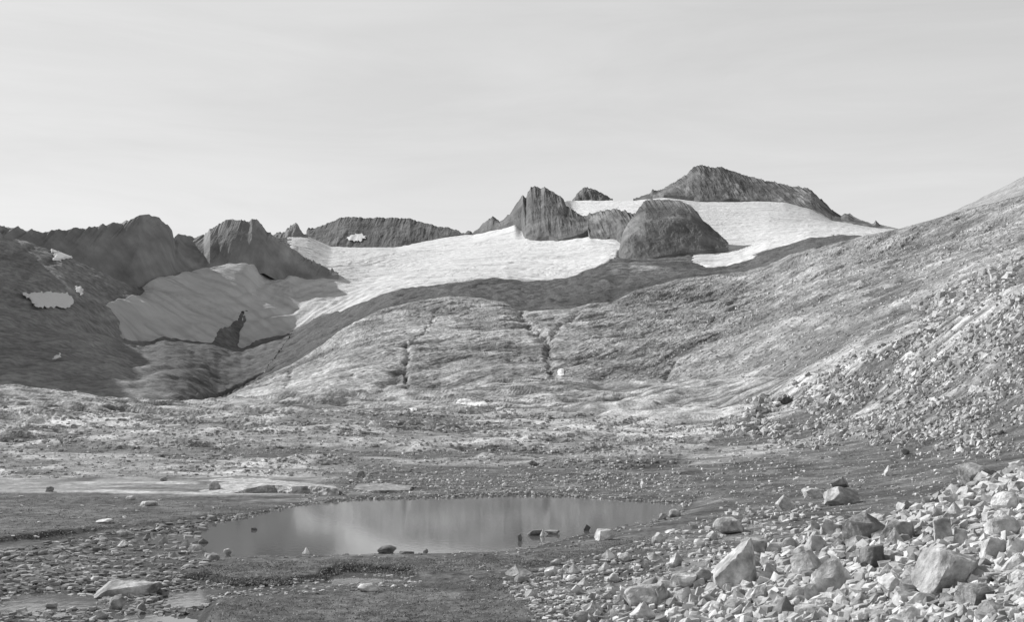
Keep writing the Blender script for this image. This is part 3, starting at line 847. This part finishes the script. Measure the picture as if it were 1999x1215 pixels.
HERO = [
    (1437, 1110, 88, 94, 'wedge', 'pale pointed wedge-shaped boulder standing tall at the left edge of the rubble heap', 1.05),
    (1625, 1130, 84, 70, 'pyramid', 'pale pyramid-shaped boulder with rounded top in the middle of the rubble heap', 1.25),
    (1852, 1123, 124, 84, 'block', 'largest pale boulder of the rubble heap, broad and sloping, near its lower right end', 1.0),
    (1423, 1031, 62, 33, 'round', 'lone squat boulder on the turf left of the rubble heap, its right side dark', .9),
    (1908, 927, 92, 38, 'slab', 'long low dark-topped boulder resting above the rubble heap at the far right', .75),
    (1590, 966, 50, 20, 'slab', 'flat pale slab leaning on the left side of a split boulder on the turf flat', 1.1),
    (1642, 972, 68, 36, 'block', 'split boulder with dark cracks on the turf flat above the rubble heap', .95),
    (1638, 945, 36, 22, 'block', 'dark block perched on top of the split boulder on the turf flat', .55),
    (1533, 986, 38, 30, 'pyramid', 'small pale peaked boulder left of the split boulder', 1.2),
    (1478, 1072, 74, 32, 'slab', 'grey flat-lying cracked boulder behind the pointed wedge-shaped boulder', .75),
    (1686, 1036, 82, 56, 'block', 'big dark grey tilted boulder at the upper edge of the rubble heap', .55),
    (1752, 1040, 72, 36, 'slab', 'dark flat boulder leaning against the right side of the big dark tilted boulder', .6),
    (1841, 1044, 36, 52, 'block', 'grey upright boulder standing like a gravestone in the rubble heap', .85),
    (1864, 1003, 54, 36, 'pyramid', 'pale tent-shaped boulder above the upright gravestone-like boulder', 1.2),
    (1595, 1070, 46, 38, 'block', 'pale square-cut boulder just above the pyramid-shaped boulder', 1.0),
    (1745, 1056, 42, 40, 'pyramid', 'small pale peaked boulder left of the upright gravestone-like boulder', 1.15),
    (1704, 1092, 48, 44, 'block', 'dark blocky boulder between the pyramid-shaped boulder and the largest pale boulder', .5),
    (1707, 1067, 20, 18, 'block', 'small bright white block lying above the dark blocky boulder', 1.7),
    (1618, 1036, 32, 34, 'block', 'light square boulder left of the big dark tilted boulder', 1.1),
    (1593, 1036, 20, 28, 'block', 'narrow dark boulder standing between two paler ones at the top of the rubble heap', .55),
    (1938, 1078, 52, 44, 'block', 'grey angular boulder close to the right edge beside the largest pale boulder', .85),
    (1875, 1056, 34, 36, 'block', 'mid-grey boulder right of the upright gravestone-like boulder', .8),
    (1960, 1035, 66, 46, 'round', 'bright broad boulder at the right edge above the largest pale boulder', 1.3),
    (1965, 985, 60, 40, 'round', 'pale rounded boulder at the right edge under the long dark-topped boulder', 1.25),
    (1535, 783, 26, 17, 'block', 'black boulder on the talus slope, darkest rock in the scene', .2),
    (1521, 793, 16, 6, 'slab', 'thin black stone lying below the black boulder on the talus slope', .25),
    (1907, 861, 22, 11, 'round', 'small dark rounded boulder at the foot of the talus slope, far right', .35),
    (1765, 883, 22, 15, 'round', 'dark rounded boulder sitting alone on the turf strip under the talus slope', .55),
    (1636, 854, 20, 13, 'block', 'grey block with dark front at the foot of the talus slope', .7),
    (1735, 922, 18, 20, 'pyramid', 'small pale pointed stone on the gravel above the split boulder', 1.3),
    (1460, 816, 22, 20, 'block', 'pale block at the left foot of the talus slope', .95),
    (1484, 814, 16, 12, 'round', 'small dark stone right of the pale block at the left foot of the talus slope', .6),
    (419, 953, 24, 20, 'round', 'lone rounded boulder sitting on the pale flat slab beyond the pond', .9),
    (248, 1153, 132, 28, 'slab', 'long grey boulder lying in the shallow pool at the lower left', .8),
    (598, 1078, 16, 13, 'pyramid', 'small pale peaked stone half sunk at the near edge of the pond', 1.5),
    (755, 1075, 38, 14, 'round', 'dark rounded boulder in the water at the near edge of the pond', .55),
    (794, 1080, 30, 6, 'slab', 'thin flat stone beside the dark rounded boulder at the near edge of the pond', .6),
    (831, 1078, 10, 9, 'block', 'tiny dark stone standing in the water right of the flat stone', .4),
    (1180, 1047, 38, 22, 'slab', 'pale tilted slab on the shore at the right end of the pond', 1.3),
    (1045, 1042, 32, 10, 'slab', 'dark log-shaped rock lying in the pond off the right shore', .45),
    (1078, 1041, 30, 8, 'slab', 'low flat rock between the log-shaped rock and the shore', .55),
    (1059, 1043, 10, 14, 'pyramid', 'small white pointed stone against the dark log-shaped rock in the pond', 1.6),
    (1146, 1032, 14, 12, 'block', 'small black stone in the water near the pale tilted slab', .3),
    (1015, 1051, 10, 14, 'block', 'upright dark stone in the pond left of the log-shaped rock', .45),
    (720, 1150, 44, 18, 'round', 'pale boulder lying in the gravel channel in front of the pond', 1.2),
    (1012, 1117, 52, 24, 'pyramid', 'pale broken boulder on the turf right of the gravel channel', 1.2),
    (1076, 1119, 28, 20, 'block', 'small pale block right of the pale broken boulder on the turf', 1.2),
    (1187, 1085, 26, 20, 'pyramid', 'pale peaked boulder on the turf below the right end of the pond', 1.25),
    (1262, 1168, 90, 44, 'round', 'big smooth pale boulder at the bottom left end of the rubble heap', 1.15),
    (1335, 1168, 42, 34, 'block', 'pale faceted boulder right of the big smooth one at the bottom edge', 1.1),
    (1322, 1094, 32, 24, 'pyramid', 'pale rounded boulder on the turf left of the pointed wedge-shaped boulder', 1.15),
    (1318, 1004, 24, 15, 'round', 'rounded grey boulder at the far right end of the pond', 1.0),
    (1294, 1010, 14, 12, 'round', 'small rounded stone left of the rounded grey boulder at the end of the pond', .95),
    (1256, 949, 13, 14, 'block', 'small bright white block beyond the right end of the pond', 1.8),
    (985, 948, 10, 8, 'round', 'small white stone beyond the middle of the far shore', 1.6),
    (1040, 906, 18, 10, 'block', 'small dark block on the turf strip far beyond the pond', .5),
    (319, 1056, 18, 15, 'wedge', 'pale-sided dark stone in the shallows at the left end of the pond', .8),
    (287, 1050, 16, 12, 'pyramid', 'dark peaked stone in the shallows, leftmost in the water', .5),
    (397, 1058, 18, 9, 'pyramid', 'low dark stone standing in the open water near the left end of the pond', .5),
    (360, 1064, 18, 14, 'wedge', 'grey wedge of rock at the mouth of the shallows', .9),
    (416, 1090, 26, 16, 'round', 'rounded boulder on the near shore at the left end of the pond', .95),
    (444, 1080, 16, 12, 'block', 'grey block on the near shore right of the rounded boulder', .75),
    (337, 1086, 20, 14, 'block', 'dark block among the flat shore stones left of the pond', .6),
    (240, 1063, 22, 13, 'pyramid', 'bright peaked stone among the dark shore stones', 1.4),
    (205, 1019, 34, 9, 'slab', 'pale flat stone lying on the turf left of the pond', 1.5),
    (290, 985, 36, 9, 'slab', 'low pale stone on the turf in front of the flat slab', 1.4),
    (255, 974, 18, 9, 'round', 'small pale stone left of the low pale stone on the turf', 1.3),
    (496, 1034, 12, 5, 'slab', 'tiny dark stone just breaking the surface of the pond', .4),
    (97, 957, 14, 10, 'block', 'dark stone on the pale slab at the far left', .4),
    (320, 937, 14, 8, 'round', 'dark stone left of the pale flat slab', .5),
    (705, 928, 16, 12, 'block', 'dark block on the ledges beyond the pond', .5),
    (1290, 1168, 30, 36, 'round', 'dark-sided boulder wedged between the two pale boulders at the bottom edge', .8),
    (1905, 1168, 70, 44, 'block', 'dark layered boulder in the bottom right corner', .6),
    (1800, 1175, 60, 30, 'block', 'low pale boulder at the bottom edge under the largest pale boulder', 1.1),
    (1590, 1160, 44, 36, 'block', 'pale boulder under the pyramid-shaped boulder at the bottom edge', 1.1),
    (1485, 1165, 34, 36, 'block', 'dark grey boulder at the bottom edge below the pointed wedge-shaped boulder', .6),
]
HERO.sort(key=lambda t: -t[1])
for i, (px, py, w, h, kd, lb, tn) in enumerate(HERO):
    boulder(px, py, w, h, kd, lb, tn, level=4 if w > 28 else 3, rough=.035, seed=100 + i)


def scatter_px(poly, n, rng):
    xs = [p[0] for p in poly]; ys = [p[1] for p in poly]
    x = rng.uniform(min(xs), max(xs), n * 4); y = rng.uniform(min(ys), max(ys), n * 4)
    k = inside(poly, x, y)
    return x[k][:n], y[k][:n]


RUBBLE = [(1110, 1222), (1190, 1165), (1300, 1140), (1400, 1125), (1425, 1085), (1560, 1055), (1640, 1015), (1720, 1015), (1850, 965), (1960, 925), (2060, 880), (2060, 1222)]
FRINGE = [(980, 1140), (1080, 1100), (1180, 1080), (1300, 1040), (1400, 1000), (1560, 985), (1700, 1005), (1640, 1020), (1560, 1055), (1425, 1085), (1400, 1125), (1190, 1165), (1110, 1222), (1060, 1222)]
TALUS = [(1400, 835), (1470, 795), (1593, 740), (1690, 702), (1789, 662), (1900, 612), (2060, 560), (2060, 900), (1900, 885), (1700, 872), (1500, 868)]
SHORE = [(-40, 1085), (80, 1062), (200, 1045), (330, 1025), (420, 1008), (400, 1030), (380, 1060), (420, 1098), (350, 1120), (400, 1150), (430, 1180), (300, 1222), (-40, 1222)]
many = [
    (RUBBLE, 150, (24, 72), ('block', 'block', 'pyramid', 'round', 'slab'), 'angular boulder, one of many jumbled together in the rubble heap at the lower right', 'boulders of the rubble heap', (.6, 1.35)),
    (FRINGE, 32, (14, 30), ('block', 'slab', 'pyramid', 'round'), 'stone half sunk in the turf along the fringe of the rubble heap', 'stones on the fringe of the rubble heap', (.75, 1.3)),
    (TALUS, 22, (13, 24), ('block', 'block', 'slab'), 'boulder among the smaller stones of the talus slope on the right', 'boulders of the talus slope', (.5, 1.15)),
    (SHORE, 20, (16, 34), ('slab', 'slab', 'round'), 'flat stone among the gravel of the left shore', 'flat stones of the left shore', (.6, 1.15)),
]
rng = np.random.default_rng(5)
for poly, n, (s0, s1), kinds, lb, gp, (t0, t1) in many:
    got = 0
    xs, ys = scatter_px(poly, 4000, rng)
    for x, y in zip(xs, ys):
        if got >= n: break
        w = s0 + (s1 - s0) * rng.random() ** 2.0
        if poly is RUBBLE:
            w *= .65 + .5 * np.clip((x - 1150) / 850, 0, 1) * np.clip((y - 900) / 250, .2, 1)
        h = w * rng.uniform(.5, .85)
        kd = kinds[rng.integers(len(kinds))]
        if kd == 'slab': h *= .6
        if any(abs(x - a) < (w + c) * .34 and abs(y - b_) < (h + d) * .34 for a, b_, c, d in PLACED): continue
        boulder(x, y, w, h, kd, lb, rng.uniform(t0, t1), gp, level=3, rough=.03, seed=int(rng.integers(1e6)), depth=rng.uniform(.7, 1.1))
        got += 1

# ---- the uncountable small stones: one object
ST_V, ST_F, ST_T = [], [], []


def hull(rng, n=9):
    bm = bmesh.new()
    pts = [np.array([sx, sy, sz]) * rng.uniform(.55, 1.0, 3) for sx in (-.5, .5) for sy in (-.5, .5) for sz in (-.5, .5)]
    for p in pts[:8 - int(rng.integers(0, 3))]: bm.verts.new(p)
    for _ in range(n): bm.verts.new(unit(rng.normal(size=3)) * rng.uniform(.42, .62))
    r = bmesh.ops.convex_hull(bm, input=bm.verts[:])
    bmesh.ops.delete(bm, geom=[v for v in bm.verts if not v.link_faces], context='VERTS')
    bmesh.ops.triangulate(bm, faces=bm.faces[:])
    bmesh.ops.recalc_face_normals(bm, faces=bm.faces[:])
    bm.verts.index_update()
    V = np.array([v.co[:] for v in bm.verts]); Fc = np.array([[v.index for v in f.verts] for f in bm.faces]); bm.free()
    return V / (V.max(0) - V.min(0)), Fc


_base = {1: [hull(np.random.default_rng(300 + k), 3) for k in range(40)], 2: [hull(np.random.default_rng(500 + k), 7) for k in range(60)]}
_off = 0


def stones(poly, n, s0, s1, sheet, flat_=.65, lv=1, tone=(.7, 1.3), power=2.2, seed=0, sink=.25, tumble=.2, sort=None):
    global _off
    rng = np.random.default_rng(seed)
    xs, ys = scatter_px(poly, n, rng)
    for x, y in zip(xs, ys):
        f_ = 1.0
        if sort is not None:
            keep, f_ = sort(x, y)
            if rng.random() > keep: continue
        p = sheet.hit(x, y)
        if p is None: continue
        w = f_ * (s0 + (s1 - s0) * rng.random() ** power) / F * p[1]
        V, Fc = _base[lv][rng.integers(len(_base[lv]))]
        V = V * np.array([w, w * rng.uniform(.6, 1.0), w * flat_ * rng.uniform(.6, 1.2)])
        V = spin(V, rng.uniform(0, 6.28))
        tl = rng.normal() * tumble; c, s_ = math.cos(tl), math.sin(tl)
        V = np.stack([V[:, 0] * c - V[:, 2] * s_, V[:, 1], V[:, 0] * s_ + V[:, 2] * c], 1)
        ST_V.append(V + p + np.array([0, 0, w * flat_ * (.5 - sink)]))
        ST_F.append(Fc + _off); _off += len(V)
        ST_T.append(np.full(len(V), rng.uniform(*tone)))


TALUS_W = [(1360, 850), (1440, 790), (1570, 735), (1680, 690), (1789, 645), (1900, 595), (2060, 540), (2060, 910), (1900, 900), (1700, 885), (1500, 880)]


def talus_sort(x, y):
    d = float(sdist(TALUS_W, np.array(float(x)), np.array(float(y))))
    n = float(fbm2(np.array(x / 70. + y / 60.), np.array(y / 45. - x / 160.), 3))      # chutes running down the slope
    m = float(n2(np.array(x / 30.), np.array(y / 22.)))
    keep = np.clip(d / 38 + .9 * m, .05, 1) * np.clip(.75 + 1.6 * n, .15, 1)
    return keep, np.clip(.85 + 1.3 * n + .35 * m, .45, 1.6)


stones(TALUS_W, 15000, 2.6, 14, G, .8, 1, (.5, 1.25), 2.6, 1, .25, .6, talus_sort)
stones(TALUS_W, 1500, 4, 12, H, .8, 1, (.5, 1.25), 2.2, 31, .25, .6)
stones(RUBBLE, 6500, 5, 30, G, .8, 2, (.5, 1.3), 2.3, 2, .3, .55, lambda x, y: (np.clip((x - 1080) / 420, .2, 1), 1))
stones([(2040, 890), (2200, 800), (2450, 650), (2450, 1222), (2040, 1222)], 2600, 6, 34, G, .8, 2, (.4, 1.2), 2.3, 41, .3, .55)
stones([(2040, 560), (2450, 360), (2450, 640), (2200, 790), (2040, 880)], 1500, 4, 18, G, .8, 1, (.5, 1.2), 2.2, 42, .25, .6)
stones(FRINGE, 1500, 3, 16, G, .6, 2, (.7, 1.35), 2.4, 3)
stones([(880, 1110), (1100, 1090), (1110, 1222), (980, 1222)], 110, 2, 9, G, .5, 2, (.5, 1.4), 2.2, 21)
stones([(1000, 1130), (1150, 1110), (1150, 1222), (1060, 1222)], 260, 3, 14, G, .6, 2, (.5, 1.4), 2.2, 22)
stones(SHORE, 2600, 3, 20, G, .42, 2, (.3, 1.0), 2.2, 4)
stones([(1150, 860), (1420, 830), (1500, 870), (1900, 888), (1960, 950), (1700, 1000), (1400, 1000), (1330, 960), (1150, 955)], 1900, 2, 9, G, .6, 1, (.6, 1.5), 3, 5)
stones([(0, 795), (400, 805), (1100, 800), (1400, 830), (1150, 960), (700, 965), (640, 930), (0, 935)], 7500, 2, 9, G, .5, 1, (.45, 1.4), 2.8, 6)
stones([(350, 1139), (650, 1132), (690, 1121), (810, 1126), (830, 1147), (600, 1160), (420, 1172), (380, 1150)], 420, 3, 10, G, .5, 1, (.6, 1.3), 2, 7)
ring = [(420, 1012), (500, 1000), (560, 985), (640, 974), (720, 969), (850, 966), (1000, 962), (1100, 963), (1200, 969), (1350, 978), (1350, 990), (1290, 984), (1200, 978), (1100, 972), (1000, 971), (850, 975), (720, 977), (640, 982), (560, 993), (500, 1010), (420, 1024)]
stones(ring, 1300, 2, 8, G, .55, 1, (.4, 1.3), 2, 8)
stones([(640, 930), (1330, 925), (1400, 975), (1200, 972), (1000, 964), (700, 970), (560, 985)], 1400, 2, 7, G, .55, 1, (.5, 1.6), 2.6, 9)
stones([(960, 1070), (1040, 1060), (1170, 1040), (1290, 1006), (1340, 995), (1345, 1010), (1290, 1026), (1170, 1060), (1050, 1080), (960, 1088)], 260, 3, 9, G, .5, 1, (.4, 1.1), 2, 10)
stones([(380, 1085), (600, 1082), (870, 1080), (960, 1078), (960, 1088), (870, 1090), (600, 1092), (390, 1100)], 120, 3, 8, G, .5, 1, (.4, 1.1), 2, 11)
stones([(0, 965), (560, 985), (430, 1012), (0, 1062)], 160, 2, 9, G, .4, 1, (.5, 1.5), 2.5, 12)
stones([(980, 760), (1300, 600), (1500, 560), (1800, 470), (1990, 420), (1990, 560), (1790, 650), (1590, 730), (1420, 745), (1200, 760)], 3600, 2, 6, H, .8, 1, (.75, 1.4), 3.0, 13)
stones([(1780, 600), (1990, 500), (1995, 600), (1800, 650)], 500, 4, 22, H, .7, 2, (.6, 1.4), 3, 14)
so = add('loose_stones', mesh_from('loose_stones', np.concatenate(ST_V), np.concatenate(ST_F), np.concatenate(ST_T)), M_stone)
so['kind'] = 'stuff'


# ---- short grass on the turf: one object
def grass(polys, n, seed=3):
    rng = np.random.default_rng(seed)
    V, T = [], []
    for poly, k in zip(polys, n):
        xs, ys = scatter_px(poly, k, rng)
        for x, y in zip(xs, ys):
            p = G.hit(x, y)
            if p is None or p[2] < .02 or p[1] > 110: continue
            t = rng.uniform(.5, 1.35)
            for _ in range(4):
                o = p + np.array([rng.normal() * .07, rng.normal() * .1, -.02]); h = rng.uniform(.02, .07); w = .012 + .0004 * p[1]
                an = rng.uniform(0, 3.14); d = np.array([math.cos(an), math.sin(an), 0]) * w
                V += [o - d, o + d, o + np.array([rng.normal() * .04, rng.normal() * .04, h])]
                T += [t * .7, t * .7, t * 1.2]
    f = np.arange(len(V)).reshape(-1, 3)
    o = add('grass', mesh_from('grass', np.array(V), f, np.array(T)), material('grass_blades', .36, .3, 3.0, 0))
    o['kind'] = 'stuff'


GP = [[(341, 1127), (448, 1141), (560, 1142), (630, 1134), (665, 1120), (812, 1123), (1000, 1110), (1120, 1095), (1300, 1070), (1280, 1045), (1170, 1058), (1050, 1078), (960, 1090), (600, 1094), (450, 1099), (400, 1110)],
      [(430, 1178), (600, 1157), (740, 1154), (830, 1144), (1000, 1120), (1100, 1170), (1140, 1222), (400, 1222)],
      [(0, 972), (190, 968), (400, 980), (560, 987), (430, 1010), (300, 1028), (150, 1042), (0, 1060)],
      [(341, 1126), (403, 1132), (448, 1140), (560, 1141), (630, 1133), (665, 1119), (812, 1122), (812, 1119), (700, 1115), (660, 1116), (620, 1129), (560, 1137), (448, 1136), (350, 1122)]]
grass(GP, (2600, 2000, 1300, 1400))


# ---- pale slab of bedrock by the far shore
def slab_plate(name, pts, label, tone=1.5, depth=.6):
    top = []
    for px, py, z in pts:
        x, y = flat(px, py, z); top.append((float(x), float(y), z))
    bm = bmesh.new()
    vs = [bm.verts.new(p) for p in top]; lo_ = [bm.verts.new((p[0], p[1], p[2] - depth)) for p in top]
    bm.faces.new(vs)
    n = len(vs)
    for i in range(n): bm.faces.new((vs[i], lo_[i], lo_[(i + 1) % n], vs[(i + 1) % n]))
    bmesh.ops.recalc_face_normals(bm, faces=bm.faces[:])
    bmesh.ops.triangulate(bm, faces=bm.faces[:])
    for _ in range(5):
        le = [e for e in bm.edges if e.calc_length() > .35]
        if not le: break
        bmesh.ops.subdivide_edges(bm, edges=le, cuts=1)
        bmesh.ops.triangulate(bm, faces=bm.faces[:])
    bm.verts.ensure_lookup_table()
    V = np.array([v.co[:] for v in bm.verts]); Fc = np.array([[v.index for v in f.verts] for f in bm.faces]); bm.free()
    V[:, 2] += fbm2(V[:, 0] / 2.2, V[:, 1] / 3, 4) * .12
    V[:, 1] += fbm3(V[:, 0] / .8, V[:, 1] / 3, V[:, 2] / .12, 2) * .25
    c = V.mean(0); c[2] = V[:, 2].min()
    o = add(name, mesh_from(name, V - c, Fc, np.full(len(V), tone)), M_boulder, c)
    return thing(o, label, 'rock slab')


slab_plate('rock_slab', [(396, 965, .06), (425, 970, .05), (455, 964, .14), (480, 956, .34), (505, 950, .48), (536, 948, .55), (570, 951, .55), (600, 950, .58), (640, 953, .58), (662, 956, .5),
                         (655, 950, .5), (595, 943, .48), (536, 938, .45), (507, 933, .4), (430, 935, .3), (385, 936, .18), (366, 943, .1), (371, 957, .06)],
           'broad pale bedrock slab with a dark front ledge beyond the left of the pond', 1.0)
slab_plate('rock_slab', [(690, 955, .3), (740, 958, .35), (800, 956, .3), (806, 948, .3), (760, 944, .35), (700, 945, .3)], 'low stepped bedrock slab at the water\'s edge beyond the pond', .7)


# ---- snow lying on rock
def snow(poly, sheet, label, thick=.4, name='snow_patch', tone=1.0, step=1.0):
    xs = [p[0] for p in poly]; ys = [p[1] for p in poly]
    X_ = np.arange(min(xs) - 1, max(xs) + 1, step); Y_ = np.arange(min(ys) - 1, max(ys) + 1, step * .8)
    P = np.full((len(Y_), len(X_), 3), np.nan)
    for i, y in enumerate(Y_):
        for j, x in enumerate(X_):
            d = float(sdist(poly, np.array(x + (4.5 if thick == .5 else 1.5) * n2(np.array(x / 7.), np.array(y / 4.))), np.array(y + (3.0 if thick == .5 else .6) * n2(np.array(x / 6. + 9), np.array(y / 5.)))))
            if d < -.4: continue
            p = sheet.hit(x, y, thick == .5)
            if p is None: continue
            k = p[1] / F
            p[2] += k * (.35 if thick == .5 else 1.0) + min(max(d, 0) * k * .3, thick); p[1] -= k * .5
            P[i, j] = p
    R, C = P.shape[:2]
    f = grid_faces(R, C); V = P.reshape(-1, 3)
    ok = ~np.isnan(V[f]).any((1, 2))
    yy = V[f][:, :, 1]
    ok &= (np.nan_to_num(yy.max(1)) < np.nan_to_num(yy.min(1)) * 1.05)
    f = f[ok]; used = np.unique(f); re = np.full(len(V), -1); re[used] = np.arange(len(used))
    V = V[used]; c = V.mean(0)
    o = add(name, mesh_from(name, V - c, re[f], np.full(len(V), tone), True), M_snow, c)
    return thing(o, label, 'snow patch')


snow([(889, 789), (893, 782), (905, 779), (915, 781), (925, 784), (938, 785), (945, 783), (952, 789), (953, 795), (940, 796), (925, 794), (912, 792), (900, 791)], G, 'largest bright snow patch in the hollow at the foot of the slab hill')
snow([(964, 799), (975, 797), (985, 793), (986, 797), (975, 801)], G, 'thin streak of snow just right of the largest patch below the slab hill')
snow([(798, 799), (806, 797), (815, 799), (814, 803), (803, 804)], G, 'tiny snow patch left of the largest one at the foot of the slab hill')
snow([(1088, 727), (1090, 722), (1097, 720), (1102, 725), (1101, 733), (1095, 736), (1089, 733)], H, 'small round white snow patch at the bottom of the dark cleft in the slab hill')
snow([(876, 582), (884, 580), (889, 578), (891, 581), (884, 583)], V_, 'tiny snow patch on the dark moraine above the slab hill', name='snow_patch')
SM = [('left', [(88, 464), (104, 470), (118, 480), (132, 486), (145, 498), (147, 504), (128, 507), (116, 511), (100, 507), (106, 500), (98, 484)], V_, 'slanting snow patch high on the dark western slope under the skyline'),
      ('left', [(40, 571), (58, 573), (75, 571), (95, 570), (112, 572), (133, 572), (143, 580), (144, 592), (134, 602), (115, 600), (100, 601), (78, 601), (76, 603), (68, 598), (55, 583)], V_, 'wide grey snow patch in shadow halfway up the western slope'),
      ('left', [(145, 559), (155, 559), (161, 562), (163, 575), (157, 577), (149, 568)], V_, 'small upright snow patch right of the wide grey one on the western slope'),
      ('left', [(102, 702), (110, 694), (119, 690), (121, 693), (113, 702)], V_, 'tiny snow patch low on the dark western slope'),
      ('mid', [(676, 464), (688, 458), (708, 457), (716, 462), (706, 470), (690, 472)], SH_MID, 'grey snow patch high in the middle of the dark rock ridge behind the glacier')]
for _, pl, sh, lb in SM: snow(pl, sh, lb, thick=.5)

# ================================================================== LIGHT AND SKY
SUN_EL, SUN_FWD = math.radians(34.2), math.radians(33)     # sun from the left, a little ahead
sd = Vector((-math.cos(SUN_EL) * math.cos(SUN_FWD), math.cos(SUN_EL) * math.sin(SUN_FWD), math.sin(SUN_EL)))
ld = bpy.data.lights.new('sun', 'SUN'); ld.energy = 4.4; ld.angle = math.radians(.5); ld.color = (1, 1, 1)
lo = bpy.data.objects.new('sun', ld); lo.rotation_euler = sd.to_track_quat('Z', 'Y').to_euler(); COL.objects.link(lo)
world = bpy.data.worlds.new('World'); S.world = world; world.use_nodes = True
nt = world.node_tree; bg = nt.nodes['Background']
sky = nt.nodes.new('ShaderNodeTexSky'); sky.sky_type = 'NISHITA'; sky.sun_disc = False
sky.sun_elevation = SUN_EL; sky.sun_rotation = math.atan2(sd.x, sd.y)
sky.altitude = 3000; sky.dust_density = 1.5
sep = nt.nodes.new('ShaderNodeSeparateColor'); nt.links.new(sky.outputs[0], sep.inputs[0])
pw = nt.nodes.new('ShaderNodeMath'); pw.operation = 'POWER'; pw.inputs[1].default_value = .35
nt.links.new(sep.outputs[2], pw.inputs[0])          # blue-sensitive plate: the sky's blue light only
# thin high cloud
tc = nt.nodes.new('ShaderNodeTexCoord'); mp = nt.nodes.new('ShaderNodeMapping'); mp.inputs['Scale'].default_value = (1, 1, 7)
nt.links.new(tc.outputs['Generated'], mp.inputs['Vector'])
cn = nt.nodes.new('ShaderNodeTexNoise'); cn.inputs['Scale'].default_value = 2.6; cn.inputs['Detail'].default_value = 9; cn.inputs['Roughness'].default_value = .6; cn.inputs['Distortion'].default_value = .6
nt.links.new(mp.outputs['Vector'], cn.inputs['Vector'])
mr = nt.nodes.new('ShaderNodeMapRange'); mr.inputs['From Min'].default_value = .3; mr.inputs['From Max'].default_value = .7
mr.inputs['To Min'].default_value = 2.5; mr.inputs['To Max'].default_value = 2.84
nt.links.new(cn.outputs['Fac'], mr.inputs['Value'])
mu = nt.nodes.new('ShaderNodeMath'); mu.operation = 'MULTIPLY'; nt.links.new(pw.outputs[0], mu.inputs[0]); nt.links.new(mr.outputs[0], mu.inputs[1])
# the deep sky overhead is darker than the haze toward the horizon
sx = nt.nodes.new('ShaderNodeSeparateXYZ'); nt.links.new(tc.outputs['Generated'], sx.inputs[0])
zr = nt.nodes.new('ShaderNodeMapRange'); zr.interpolation_type = 'SMOOTHSTEP'
zr.inputs['From Min'].default_value = .30; zr.inputs['From Max'].default_value = .85; zr.inputs['To Min'].default_value = 1.0; zr.inputs['To Max'].default_value = .33
nt.links.new(sx.outputs['Z'], zr.inputs['Value'])
mz = nt.nodes.new('ShaderNodeMath'); mz.operation = 'MULTIPLY'; nt.links.new(mu.outputs[0], mz.inputs[0]); nt.links.new(zr.outputs[0], mz.inputs[1])
cc = nt.nodes.new('ShaderNodeCombineColor')
for i in range(3): nt.links.new(mz.outputs[0], cc.inputs[i])
nt.links.new(cc.outputs[0], bg.inputs['Color']); bg.inputs['Strength'].default_value = .15
S.view_settings.view_transform = 'Standard'; S.view_settings.look = 'None'; S.view_settings.exposure = 0
S.cycles.max_bounces = 5; S.cycles.diffuse_bounces = 2
